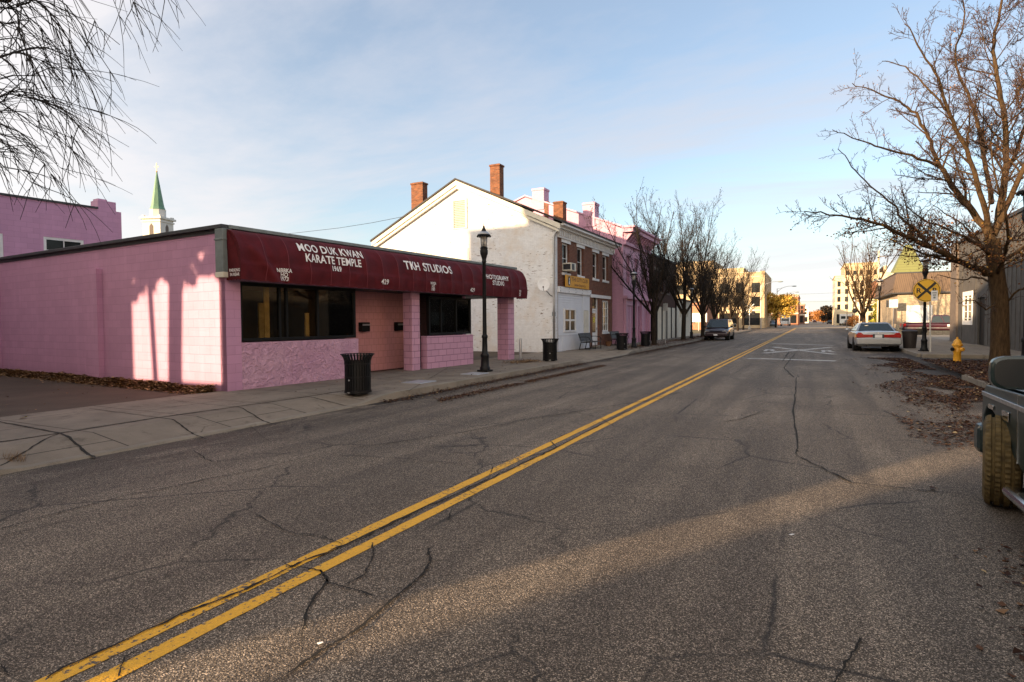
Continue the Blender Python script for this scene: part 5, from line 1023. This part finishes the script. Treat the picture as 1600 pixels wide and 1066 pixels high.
# other signs
def post_sign(label, x, y, h, sw, sh, mt, two=False):
    t = thing('street_sign', label, 'sign', (x, y, .12)); w = MB(); w.box(-.03, .03, 0, .02, 0, h); w.build('post', M['galv'], t)
    w = MB(); w.box(-sw/2, sw/2, -.015, -.002, h-sh-.03, h-.03); w.build('sign_plate', M[mt], t)
    if two: w = MB(); w.box(-sw/2-.25, -sw/2-.01, -.015, -.002, h-sh, h-.10); w.build('sign_plate', M['darkmetal'], t)
post_sign('thin galvanised parking sign post between bare trees at the white garage doors', -8.05, 37.4, 2.6, .30, .45, 'galv')
post_sign('white sign on grey post in front of the tan stone shop corner', 7.6, 70.5, 3.5, .75, .8, 'white', True)
post_sign('large white board sign standing on the grass verge', -14.2, 88, 2.6, 2.3, 1.3, 'white')
# railroad crossing signals
def make_rr():
    t = thing('crossing_signal', 'x', 'crossing signal'); w = MB(); w.tube([(0, 0, 0), (0, 0, 4.6)], .07, 8); w.box(-.75, .75, -.05, .02, 2.85, 2.95); w.box(-.2, .2, -.2, .2, 0, .5); w.build('mast', M['galv'], t)
    for s in (-.62, .62):
        w = MB(); w.tube([(s, -.06, 2.9), (s, -.12, 2.9)], .36, 18); w.tube([(s, -.12, 2.9), (s, -.32, 2.95)], [.13, .15], 12); w.build('signal_disc', M['sign_blk'], t)
    w = MB(); w.prism([(-.8, -.08, 3.3), (-.68, -.08, 3.2), (.8, -.08, 4.4), (.68, -.08, 4.5)], (0, .02, 0)); w.prism([(.8, -.101, 3.3), (.68, -.101, 3.2), (-.8, -.101, 4.4), (-.68, -.101, 4.5)], (0, .02, 0)); w.build('crossbuck', M['white'], t); return t
place(make_rr, 'crossing signal', 'railroad crossing signals on both sides of the street', [(6.6, 100, 0, 0, 1, 'railroad crossing signal with black discs behind the bare tree on the right'), (-9.4, 112, 0, .15, 1, 'railroad crossing signal with black discs and white mast before the stone building on the left')])
def make_cobra():
    t = thing('street_light', 'x', 'street light'); w = MB(); w.tube([(0, 0, 0), (0, 0, 8.6)], [.12, .07], 8); w.build('pole', M['galv'], t)
    w = MB(); w.tube(smooth_pts([(0, 0, 7.8), (.9, 0, 8.6), (2.0, 0, 9.0), (3.0, 0, 9.05)], 3), .05, 6); w.tube([(0, 0, 8.5), (1.6, 0, 8.85)], .03, 5); w.build('arm', M['galv'], t)
    w = MB(); w.ball((3.4, 0, 9.0), .5, .17, .12); w.build('lamp_head', M['gray'], t, smooth=True); return t
place(make_cobra, 'street light', 'tall grey street lights over the far crossing', [(-8.2, 122, 0, 0, .98, 'tall arm street light at the corner of the pale stone building'), (-6.2, 140, 0, 0, .98, 'tall arm street light rising over the yellow leafed tree'), (-6.6, 185, 0, 0, 1.05, 'arm street light farthest away before the long orange brick building')])
ts = thing('traffic_signal', 'traffic signal on a dark pole before the long orange brick building', 'traffic signal', (-4.8, 168, 0)); w = MB(); w.tube([(0, 0, 0), (0, 0, 6)], .1, 8); w.tube([(0, 0, 4.4), (2.0, 0, 4.6)], .05, 6); w.build('pole', M['darkmetal'], ts)
w = MB(); w.box(.9, 1.5, -.3, 0, 3.4, 4.9); w.box(-.9, -.3, -.3, 0, 3.4, 4.9); w.build('signal_head', M['redbox'], ts)
up = thing('utility_pole', 'pale tall utility pole behind the lamp post right of the silver sedan roof', 'utility pole', (8.9, 100, 0)); w = MB(); w.tube([(0, 0, 0), (0, 0, 11.5)], [.17, .11], 8); w.build('pole', M['ivory'], up); w = MB(); w.box(-.06, 1.2, -.05, .05, 10.6, 10.72); w.build('crossarm', M['brownwall'], up)
for i, (x, y, h) in enumerate(((6.0, 120, 6.3), (7.2, 121, 7.8), (6.7, 96, 3.4))):
    o = MB().tube([(0, 0, 0), (0, 0, h)], .08, 6).tube([(0, 0, h-.3), (-.9 if i == 1 else .01, 0, h-.25)], .05, 5).build('utility_pole', M['darkmetal']); o.location = (x, y, 0)
    settag(o, ('slim dark pole left of the cream stone building windows', 'slim dark pole with arm in front of the cream stone building', 'short dark post right of the parked white van')[i], 'utility pole')
w = MB(); w.tube(smooth_pts([(-14, 160, 8.2), (-3, 160, 7.9), (4, 160, 7.95), (16, 160, 8.4)], 4), .02, 4); w.tube(smooth_pts([(-14, 162, 6.4), (2, 162, 6.0), (16, 162, 6.5)], 4), .02, 4); settag(w.build('overhead_wires', M['darkmetal']), 'thin overhead wires crossing the far end of the street', 'wires')
w = MB(); w.tube(smooth_pts([(-19.6, 27.0, 7.6), (-30, 28.2, 7.5), (-60, 31, 8.6)], 4), .012, 4); settag(w.build('overhead_wire', M['darkmetal']), 'thin wire running left from the roof of the white gabled house', 'wire')

# ------------------------------------------------------------------ vehicles
def loft(mb, rings):
    b = [[mb.vert(p) for p in r] for r in rings]
    for r0, r1 in zip(b, b[1:]):
        for k in range(len(r0)): j = (k+1) % len(r0); mb.f.append((r0[k], r0[j], r1[j], r1[k]))
    mb.f.append(tuple(b[0])[::-1]); mb.f.append(tuple(b[-1]))
def bodyring(y, zb, zt, w):
    h = [(w*.80, zb), (w*.965, zb+.09), (w, zb+(zt-zb)*.42), (w*.985, zb+(zt-zb)*.72), (w*.955, zt-.07), (w*.88, zt-.012), (w*.5, zt+.02)]
    return [(x, y, z) for x, z in h]+[(0, y, zt+.03)]+[(-x, y, z) for x, z in h[::-1]]
def pane(mb, q, ins=.08, off=.006):
    q = [Vector(p) for p in q]; c = sum(q, Vector())/4; n = (q[1]-q[0]).cross(q[3]-q[0]).normalized(); p = [a.lerp(c, ins)+n*off for a in q]; r = [a.lerp(c, ins)-n*.02 for a in q]
    mb.quad(*p)
    for i in range(4): mb.quad(p[i], p[(i+1) % 4], r[(i+1) % 4], r[i])
def wheel(t, x, y, r, wd=.22, side=1, steer=0, rim='galv', tread=False):
    w = MB(); k = 28; ro = r
    pr = [(r*.62, -wd/2), (r*.80, -wd/2-.004), (r*.95, -wd/2+.012), (ro, -wd/2+.035), (ro, wd/2-.035), (r*.95, wd/2-.012), (r*.80, wd/2+.004), (r*.62, wd/2)]
    if tread:
        pr = [(r*.62, -wd/2), (r*.80, -wd/2-.004), (r*.95, -wd/2+.012), (ro-.004, -wd/2+.03)]
        for g in (-.062, 0, .062): pr += [(ro, g-.014), (ro-.022, g-.010), (ro-.022, g+.010), (ro, g+.014)]
        pr += [(ro-.004, wd/2-.03), (r*.95, wd/2-.012), (r*.80, wd/2+.004), (r*.62, wd/2)]; k = 110
    cs, sn = math.cos(steer), math.sin(steer); P = lambda a, rr, u: (x+u*cs-rr*math.cos(a)*(-sn)*0-rr*math.cos(a)*sn, y+u*sn+rr*math.cos(a)*cs, r+rr*math.sin(a))
    idx = [[w.vert(P(2*math.pi*i/k, rr-(0.008 if tread and i % 2 and abs(u) < wd*.42 and rr > r*.98 else 0), u)) for rr, u in pr] for i in range(k)]
    for i in range(k):
        j = (i+1) % k
        for m in range(len(pr)-1): w.f.append((idx[i][m], idx[i][m+1], idx[j][m+1], idx[j][m]))
    wh = w.build('wheel', M['tyreglow' if tread else 'rubber'], t, smooth=None if tread else 'auto')
    w = MB()
    for i in range(20):
        a, b = 2*math.pi*i/20, 2*math.pi*(i+1)/20; u = side*(wd/2-.02); w.poly([P(a, r*.62, u), P(b, r*.62, u), P(b, r*.52, u-side*.02), P(a, r*.52, u-side*.02)]); w.poly([P(a, .0, u-side*.05), P(a, r*.6, u-side*.06), P(b, r*.6, u-side*.06)])
    for i in range(5):
        a = 2*math.pi*i/5; u = side*(wd/2-.025); w.poly([P(a-.25, r*.18, u), P(a+.25, r*.18, u), P(a+.12, r*.58, u), P(a-.12, r*.58, u)])
    w.build('rim', M[rim], wh)
def car(name, label, cat, loc, rz, paint, L, W, H, belt, stations, gh, wheels, r, group=None, glassrows=2, det=None):
    """stations: (y, zb, zt, halfwidth); gh: (y0, y1, y2, y3, base half width, roof half width) rear base, rear roof, front roof, front base"""
    t = thing(name, label, cat, loc, rz, group); w = MB(); loft(w, [bodyring(*s) for s in stations]); bd = w.build('body', M[paint], t, smooth='auto')
    y0, y1, y2, y3, wb, wr = gh; z0, z1 = belt, H; w = MB()
    def rg_(y, z, hw): return [(hw, y, z), (-hw, y, z)]
    B = [(wb, y0, z0), (wb, y3, z0), (-wb, y3, z0), (-wb, y0, z0)]; T = [(wr, y1, z1-.05), (wr, y2, z1-.05), (-wr, y2, z1-.05), (-wr, y1, z1-.05)]; T2 = [(wr-.12, y1+.1, z1), (wr-.12, y2-.12, z1), (-wr+.12, y2-.12, z1), (-wr+.12, y1+.1, z1)]
    loft(w, [B, T, T2]); w.build('cabin', M[paint], t, smooth=None, bevel=.025)
    w = MB(); pane(w, [B[3], B[0], T[0], T[3]], .10); w.build('rear_window', M['carglass'], t, fixn=False)
    w = MB(); pane(w, [B[1], B[2], T[2], T[1]], .08); w.build('windscreen', M['carglass'], t, fixn=False)
    for s in (1, -1):
        w = MB()
        for i in range(glassrows):
            f0, f1 = i/glassrows, (i+1)/glassrows; b0, b1 = y0+(y3-y0)*f0, y0+(y3-y0)*f1; c0, c1 = y1+(y2-y1)*f0, y1+(y2-y1)*f1
            q = [(s*wb, b0, z0+.02), (s*wb, b1, z0+.02), (s*wr, c1, z1-.07), (s*wr, c0, z1-.07)]; pane(w, q if s > 0 else [q[1], q[0], q[3], q[2]], .10)
        w.build('side_window', M['carglass'], t, fixn=False)
    for (wy, wx) in wheels:
        for s in (1, -1):
            w = MB(); w.tube([(s*(wx-.16), wy, r+.01), (s*(W/2+.002), wy, r+.01)], r+.055, 20); w.build('wheel_arch', M['rubber'], t); wheel(t, s*(W/2-.10), wy, r, .21, s)
    return t
sed_st = [(0, .34, .86, .84), (.05, .30, .97, .92), (.2, .26, 1.0, .97), (.8, .22, 1.01, .985), (1.6, .20, 1.0, .99), (3.2, .20, .99, .99), (4.0, .21, .95, .985), (4.9, .24, .86, .96), (5.25, .28, .76, .90), (5.36, .36, .62, .80)]
sd_ = car('sedan', 'silver sedan with wide red tail lights parked at the right kerb', 'car', (3.06, 34.0, 0), R_(1.5), 'silver', 5.36, 1.98, 1.45, .99, sed_st, (.95, 1.62, 2.85, 3.75, .87, .66), [(1.15, .8), (4.1, .8)], .33)
for s in (1, -1):
    w = MB(); w.prism([(s*.24, -.03, .71), (s*.93, -.03, .70), (s*.95, -.03, .84), (s*.86, -.03, .955), (s*.74, -.03, .95), (s*.64, -.03, .86), (s*.24, -.03, .85)], (0, .12, 0)); w.build('tail_light', M['red'], sd_, bevel=.012)
    w = MB(); w.box(s*.92, s*.965, .1, .28, .72, .86); w.build('side_marker', M['orange'], sd_)
    w = MB(); w.ball((s*1.08, 3.35, 1.05), .11, .06, .085); w.tube([(s*.9, 3.4, .98), (s*1.05, 3.37, 1.02)], .03, 6); w.build('mirror', M['silver'], sd_, smooth=True)
w = MB(); w.box(-.96, .96, -.13, .22, .36, .68); w.build('rear_bumper', M['silver'], sd_, bevel=.05)
w = MB(); w.box(-.235, .235, -.035, .0, .69, .87); w.build('plate_recess', M['darkmetal'], sd_)
w = MB(); w.box(-.155, .155, -.045, -.036, .70, .85); w.build('number_plate', M['white'], sd_, bevel=.004)
w = MB(); w.box(-.03, .03, -.005, .03, .915, .95); w.box(-.45, -.30, 1.35, 1.39, 1.27, 1.30); w.build('badge', M['chrome'], sd_)
w = MB(); w.box(-.4, .4, -.05, .3, .27, .34); w.tube([(-.5, -.08, .28), (-.5, .3, .28)], .03, 8); w.build('exhaust', M['darkmetal'], sd_)
# plum minivan facing the viewer
mv_st = [(0, .36, 1.02, .88), (.1, .3, 1.08, .93), (1.2, .24, 1.06, .95), (3.2, .24, 1.04, .95), (3.9, .26, .98, .94), (4.45, .30, .84, .90), (4.7, .38, .68, .80)]
mv = car('minivan', 'dark plum minivan facing the viewer parked under the bare trees on the left', 'car', (-6.62, 53.8, 0), R_(180), 'purple', 4.7, 1.9, 1.72, 1.03, mv_st, (.06, .25, 3.0, 3.95, .88, .72), [(.95, .8), (3.8, .8)], .33, glassrows=3)
w = MB(); w.box(-.8, .8, 4.62, 4.80, .36, .58); w.build('front_bumper', M['purple'], mv, bevel=.04)
w = MB(); w.box(-.45, .45, 4.58, 4.66, .66, .78); w.build('grille', M['rubber'], mv)
for s in (1, -1): w = MB(); w.box(s*.50, s*.82, 4.50, 4.62, .64, .79); w.build('headlight', M['lampglass'], mv, bevel=.02); w = MB(); w.ball((s*1.05, 3.5, 1.1), .10, .05, .08); w.tube([(s*.86, 3.5, 1.04), (s*1.0, 3.5, 1.07)], .025, 5); w.build('mirror', M['rubber'], mv, smooth=True)
w = MB(); w.box(-.15, .15, 4.80, 4.81, .40, .52); w.build('number_plate', M['white'], mv)
# maroon pickup seen from the side
pk_st = [(0, .5, 1.06, .88), (.08, .42, 1.1, .95), (2.3, .40, 1.1, .96), (3.0, .40, 1.08, .96), (4.4, .40, 1.06, .96), (5.3, .42, .98, .93), (5.6, .5, .84, .84)]
pk = car('pickup_truck', 'maroon pickup truck parked side on in front of the white garage panel', 'pickup truck', (8.0, 67.6, .12), R_(-90), 'maroon', 5.6, 1.92, 1.85, 1.09, pk_st, (2.15, 2.3, 3.55, 4.25, .88, .74), [(1.45, .8), (4.6, .8)], .38)
w = MB(); w.box(-.85, .85, .12, 2.05, 1.11, 1.16); w.build('bed_cover', M['rubber'], pk, bevel=.02)
for s in (1, -1): w = MB(); w.box(s*.87, s*.97, -.02, .22, .78, 1.04); w.build('tail_light', M['red'], pk, bevel=.01)
w = MB(); w.box(-.95, .95, -.12, .0, .48, .66); w.build('rear_bumper', M['darkmetal'], pk, bevel=.02)
w = MB(); w.box(.955, .975, .1, 5.4, .62, .68); w.build('side_moulding', M['galv'], pk)
w = MB(); w.box(.962, .975, 3.4, 4.1, .78, .98); w.build('door_decal', M['white'], pk)

# small traffic down the street
far_st = lambda h: [(0, .35, h*.6, .82), (.15, .28, h*.68, .92), (1.0, .22, h*.70, .95), (3.3, .22, h*.68, .95), (4.3, .26, h*.58, .92), (4.6, .36, h*.42, .8)]
for i, (x, y, rz, p, lb) in enumerate(((-7.6, 150, 180, 'greycar', 'dark grey car in front of the white box truck far left'), (-6.0, 262, 180, 'whitep', 'white car parked past the box truck on the left'), (-6.2, 285, 180, 'silver', 'silver car second past the box truck'),
   (-6.3, 312, 180, 'darkcar', 'dark car third past the box truck'), (-6.3, 345, 180, 'whitep', 'small white car near the end of the left row'), (-1.5, 420, 180, 'silver', 'silver car coming up the street in the distance'), (3.0, 380, 0, 'maroon', 'dark red car farthest off on the right lane'), (6.9, 245, 0, 'darkcar', 'dark car left of the parked white van'), (-13.2, 128, 90, 'darkcar', 'dark car parked left of the yellow leafed tree'), (9.3, 176, 4, 'darkcar', 'black car behind which the white van stands'))):
    car('car', lb, 'car', (x, y, 0), R_(rz), p, 4.6, 1.85, 1.45, .98, far_st(1.45), (.6, 1.2, 2.7, 3.6, .84, .64), [(1.0, .8), (3.7, .8)], .32, 'cars far down the street')
def boxvan(name, label, x, y, rz, L, W, H, cabl, box):
    t = thing(name, label, 'van' if not box else 'truck', (x, y, 0), R_(rz)); w = MB(); w.box(-W/2, W/2, 0, L-cabl if box else L-1.0, .55, H)
    w.build('cargo_box', M['whitep'], t, bevel=.06)
    hc = H*.72 if box else H; w = MB(); loft(w, [[(-W/2+.1, yy, .5), (W/2-.1, yy, .5), (W/2-.1, yy, zt), (-W/2+.1, yy, zt)] for yy, zt in ((L-cabl-.02 if box else L-1.02, hc), (L-cabl*.55 if box else L-.8, hc), (L-cabl*.25 if box else L-.35, 1.25), (L, 1.1))]); w.build('cab', M['whitep'], t, bevel=.04)
    ya, yb = (L-cabl*.55, L-cabl*.25) if box else (L-.8, L-.35); w = MB(); pane(w, [(W/2-.2, yb, 1.3), (-W/2+.2, yb, 1.3), (-W/2+.2, ya, hc-.1), (W/2-.2, ya, hc-.1)], .05, .03); w.build('windscreen', M['carglass'], t, fixn=False)
    w = MB(); w.box(-W/2+.25, -.12, -.02, 0, H*.58, H*.82); w.box(.12, W/2-.25, -.02, 0, H*.58, H*.82); w.build('rear_window', M['carglass'], t)
    for wy in (1.0, L-1.0):
        for s in (1, -1): wheel(t, s*(W/2-.12), wy, .40, .24, s)
    return t
boxvan('box_truck', 'white box truck facing the viewer behind the yellow leafed tree', -5.6, 178, 180, 7.2, 2.3, 3.3, 2.2, True)
boxvan('van', 'white van parked on the right with two square rear windows', 8.9, 182, 0, 5.2, 2.9, 3.1, 2, False)

# dark green pickup in the right foreground, seen from behind its front wheel
gp = thing('pickup_truck', 'dark green pickup truck at the right edge with turned front wheel and large door mirror', 'pickup truck', (2.47, 0, 0)); X0 = -1.0
def arch(y, r=.47, zc=.38, n=14): return [(y+r*math.cos(math.pi*i/n)*(1.0), zc+(r*1.0)*math.sin(math.pi*i/n)) for i in range(n+1)]
for s in (-1, 1):
    out = [(1.5, .42)]+[(p[0], p[1]) for p in arch(2.62)[::-1]]+[(5.70, .40), (5.88, .455), (6.1, .53), (6.3, .635), (6.48, .73), (6.66, .785), (6.80, .785), (6.88, .70), (6.90, .55), (6.90, .40)]+[(6.93, .40), (6.97, .60), (6.95, .90), (6.86, .985), (5.4, 1.02), (1.5, 1.04)]
    w = MB(); w.prism([(s*1.0, y, z) for y, z in out], (-s*.12, 0, 0)); w.build('side_panel', M['green'], gp, bevel=.022, smooth=None)
    w = MB()   # flared arch lip
    for yc in (2.62,):
        w = MB(); A, B_ = arch(yc, .47), arch(yc, .486)
        for (a, b, c, d) in zip(A, A[1:], B_, B_[1:]): w.quad((s*1.02, a[0], a[1]), (s*1.02, b[0], b[1]), (s*1.004, d[0], d[1]), (s*1.004, c[0], c[1])); w.quad((s*1.02, a[0], a[1]), (s*1.02, b[0], b[1]), (s*.95, b[0], b[1]), (s*.95, a[0], a[1]))
        w.build('arch_lip', M['green'], gp, fixn=False)
    w = MB(); w.box(s*1.003, s*1.018, 1.5, 6.90, .885, .925); w.build('side_moulding', M['galv'], gp, bevel=.006)
    w = MB(); w.box(s*1.0, s*1.004, 5.885, 5.895, .45, 1.0); w.box(s*1.0, s*1.004, 3.6, 3.61, .45, 1.0); w.build('door_gap_highlight', M['chrome'], gp)  # chrome strips imitate the highlight running along the door gaps
    w = MB(); w.box(s*1.003, s*1.012, 6.1, 6.28, .75, .83); w.box(s*1.003, s*1.012, 6.55, 6.7, .79, .83); w.build('badge', M['chrome'], gp, bevel=.004)
    w = MB(); w.box(s*.95, s*1.16, 2.9, 5.62, .27, .34); w.build('step_bar', M['chrome'], gp, bevel=.03)
    # mirror
    w = MB(); mc = (s*1.20, 5.08, 1.235); n = 20; rings = []
    for (dy, sx, sz) in ((-.055, .150, .098), (-.045, .165, .112), (.0, .168, .114), (.05, .15, .10), (.085, .09, .06)):
        rings.append([(mc[0]+sx*math.copysign(abs(math.cos(a))**.55, math.cos(a)), mc[1]+dy, mc[2]+sz*math.copysign(abs(math.sin(a))**.55, math.sin(a))) for a in [2*math.pi*k/n for k in range(n)]])
    loft(w, rings); w.box(s*.93, s*1.1, 5.06, 5.13, 1.10, 1.17); mi = w.build('mirror', M['green'], gp, smooth='auto')
    w = MB(); w.prism([(mc[0]+.146*math.copysign(abs(math.cos(a))**.55, math.cos(a)), mc[1]-.062, mc[2]+.094*math.copysign(abs(math.sin(a))**.55, math.sin(a))) for a in [2*math.pi*k/n for k in range(n)]], (0, .005, 0)); w.build('mirror_glass', M['mirrorglass'], mi)
w = MB()   # hood with a crown
for (ya, za), (yb, zb_) in zip([(5.35, 1.04), (6.2, 1.02), (6.75, .985), (6.94, .90), (6.98, .62)], [(6.2, 1.02), (6.75, .985), (6.94, .90), (6.98, .62), (6.95, .40)]):
    X = [-.97, -.88, -.6, -.2, .2, .6, .88, .97]; K = [0, .035, .07, .085, .085, .07, .035, 0]
    for i in range(7): fa = 1 if ya < 6.9 else 0; fb = 1 if yb < 6.9 else 0; w.quad((X[i], ya+.0, za+K[i]*fa), (X[i+1], ya, za+K[i+1]*fa), (X[i+1], yb, zb_+K[i+1]*fb), (X[i], yb, zb_+K[i]*fb))
w.build('hood', M['green'], gp, smooth='auto')
w = MB(); w.box(-1.03, 1.03, 6.93, 7.14, .32, .60); w.build('front_bumper', M['green'], gp, bevel=.05)
w = MB(); w.box(-.80, .80, 1.5, 6.8, .36, .60); w.build('chassis', M['rubber'], gp)
w = MB(); w.box(-.95, .95, 1.45, 1.6, .45, 1.03); w.box(-.88, .88, 1.6, 3.3, .62, .68); w.build('tailgate', M['green'], gp, bevel=.02)
B = [(.90, 3.3, 1.03), (.90, 5.45, 1.05), (-.90, 5.45, 1.05), (-.90, 3.3, 1.03)]; T = [(.72, 3.45, 1.72), (.72, 4.75, 1.72), (-.72, 4.75, 1.72), (-.72, 3.45, 1.72)]
w = MB(); loft(w, [B, T, [(p[0]*.85, p[1], 1.78) for p in T]]); w.build('cab', M['green'], gp, bevel=.03)
for q, nm in (([B[1], B[2], T[2], T[1]], 'windscreen'), ([B[3], B[0], T[0], T[3]], 'rear_window'), ([B[0], B[1], T[1], T[0]], 'side_window'), ([B[2], B[3], T[3], T[2]], 'side_window')): w = MB(); pane(w, q, .1); w.build(nm, M['carglass'], gp, fixn=False)
for s in (-1, 1):
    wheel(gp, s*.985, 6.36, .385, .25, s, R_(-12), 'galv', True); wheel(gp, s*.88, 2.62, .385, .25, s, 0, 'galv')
    w = MB(); w.box(s*.6, s*.98, 6.94, 7.0, .66, .86); w.build('headlight', M['lampglass'], gp, bevel=.02)

# ------------------------------------------------------------------ fallen leaves and litter
def leaves(name, label, mat, n, fn, size, seed):
    rng = random.Random(seed); w = MB()
    for i in range(n):
        p = fn(rng); 
        if p is None: continue
        x, y, z = p; a = rng.uniform(0, 6.283); l = size*rng.uniform(.5, 1.35); wd = l*rng.uniform(.3, .5); h = rng.uniform(.0, .3)*l; cl = rng.uniform(-.3, .35)*l
        ca, sa = math.cos(a), math.sin(a)
        P = lambda u, v, zz: (x+ca*u-sa*v, y+sa*u+ca*v, z+zz)
        n0 = len(w.v); w.v += [P(0, 0, 0), P(l*.5, wd, max(0, cl)), P(l, 0, h), P(l*.5, -wd, max(0, cl)*.7), P(l*.5, 0, h*.2)]; w.f += [(n0, n0+4, n0+1), (n0+4, n0+2, n0+1), (n0, n0+3, n0+4), (n0+3, n0+2, n0+4)]
    return settag(w.build(name, mat, fixn=False), label, 'leaves', kind='stuff')
def clumpy(x, y, sc, th, seed=0): return mnoise.noise(Vector((x*sc, y*sc*.5, seed)))+.35*mnoise.noise(Vector((x*sc*3, y*sc*1.6, seed+4))) > th
def f_right(rng):
    y = 2.5+26*rng.random()**.8; x = 3.55-abs(rng.gauss(0, .75))*(1.0 if y > 8 else .7)
    if not clumpy(x, y, .8, -.12+.22*(3.55-x)/1.5, 1): return None
    return x, y, .006+rng.random()*.025
def f_right2(rng):
    y = rng.uniform(9, 20); x = 3.55-rng.random()**1.5*2.3
    if not clumpy(x, y, .7, .12, 8): return None
    return x, y, .006+rng.random()*.02
def f_near(rng):
    y = rng.uniform(2.0, 6.8); x = rng.gauss(1.45, .28)
    if not clumpy(x, y, 1.3, .15, 3): return None
    return x, y, .006+rng.random()*.012
def f_pit(rng):
    x, y = rng.uniform(3.6, 6.4), rng.uniform(16, 25.6); return x, y, .135+rng.random()*.03
def f_left(rng):
    y = rng.uniform(9.3, 60); x = -7.68+abs(rng.gauss(0, .16 if y < 24 else .3))
    if 21 < y < 27.5 and rng.random() < .8: return None
    return x, y, .006+rng.random()*.05*math.exp(-(x+7.68)*8)
def f_left2(rng):
    y = rng.uniform(8.6, 20.5); x = -6.75+rng.gauss(0, .10)+.012*(y-9)
    if not clumpy(x, y, .7, -.05, 12): return None
    return x, y, .005+rng.random()*.008
def f_wall(rng):
    x = rng.uniform(-24, -11.5); y = 8.45-.07*(x+11.25)*-1*-1-.0-abs(rng.gauss(0, .16)); y = 8.6+.0734*(-x-11.25)-.14-abs(rng.gauss(0, .17)); d = (8.6+.0734*(-x-11.25)-.1-y)
    return x, y, .115+rng.random()*max(.01, (.15+.05*mnoise.noise(Vector((x, 0, 0))))-.30*d)
def f_tree(rng):
    k = rng.choice((36, 46.3, 56.2, 63.5, 71)); return rng.gauss(-8.6, .5), rng.gauss(k-1, 2.6), .15+rng.random()*.02
def f_pave(rng): return rng.uniform(-10.8, -7.9), rng.uniform(9, 24), .15
def f_patch(rng):
    x, y = rng.gauss(-9.3, .28), rng.gauss(19.4, .55); return x, y, .14+rng.random()*.04
def f_lot(rng): return rng.uniform(-24, -11.6), rng.uniform(1, 8.4), .118
leaves('leaf_litter', 'brown fallen leaves along the right kerb and gutter', M['leaf'], 34000, f_right, .055, 1); leaves('leaf_litter', 'scattered drift of brown leaves in the road before the right kerb', M['leaf'], 12000, f_right2, .055, 2)
leaves('leaf_litter', 'few dark leaves on the near road beside the green pickup', M['leaf'], 700, f_near, .05, 3); leaves('leaf_litter', 'dense brown leaves in the tree pit under the big tree', M['leaf'], 15000, f_pit, .07, 4)
leaves('leaf_litter', 'thin line of leaves in the left gutter', M['leaf'], 9000, f_left, .05, 5); leaves('leaf_litter', 'narrow dark streak of leaves on the road off the left kerb', M['leaf'], 7000, f_left2, .04, 6)
leaves('leaf_litter', 'pile of pale dry leaves along the foot of the pink side wall', M['leafpale'], 28000, f_wall, .085, 7); leaves('leaf_litter', 'brown leaves under the bare trees on the left pavement', M['leaf'], 7000, f_tree, .08, 8)
leaves('leaf_litter', 'small leaf patch on the pavement before the second litter bin', M['leafpale'], 900, f_patch, .06, 9); leaves('leaf_litter', 'few leaves strewn on the left pavement', M['leafpale'], 130, f_pave, .05, 10); leaves('leaf_litter', 'few leaves and bits strewn on the left lot', M['leafpale'], 260, f_lot, .05, 11)
for px, py, z, c, lb in ((36, 654, .14, 'yellowpap', 'crumpled yellow wrapper on the left pavement slab'), (500, 1006, .006, 'white', 'small white scrap on the road near the lower left crack'), (1237, 836, .006, 'white', 'small white scrap on the road in the middle foreground')):
    p = at(px, py, z); w = MB(); s = .085 if c == 'yellowpap' else .022
    w.v += [(p.x-s, p.y, z), (p.x, p.y-s*.6, z+s*.1), (p.x+s, p.y+s*.1, z+s*.5), (p.x, p.y+s*.7, z+s*.2)]; w.f += [(0, 1, 2), (0, 2, 3)]; settag(w.build('litter', M[c], fixn=False), lb, 'litter')
w = MB(); rng = random.Random(4)
for i in range(140):
    p = at(rng.uniform(4, 40), rng.uniform(716, 722), .05); a = rng.uniform(0, 6.28); l = rng.uniform(.05, .12); w.poly([p, p+Vector((.006, 0, 0)), p+Vector((math.cos(a)*l*.6, math.sin(a)*l*.6, l))])
settag(w.build('grass_tuft', M['leafpale'], fixn=False), 'dry grass tuft growing at the near end of the left kerb', 'grass', kind='stuff')
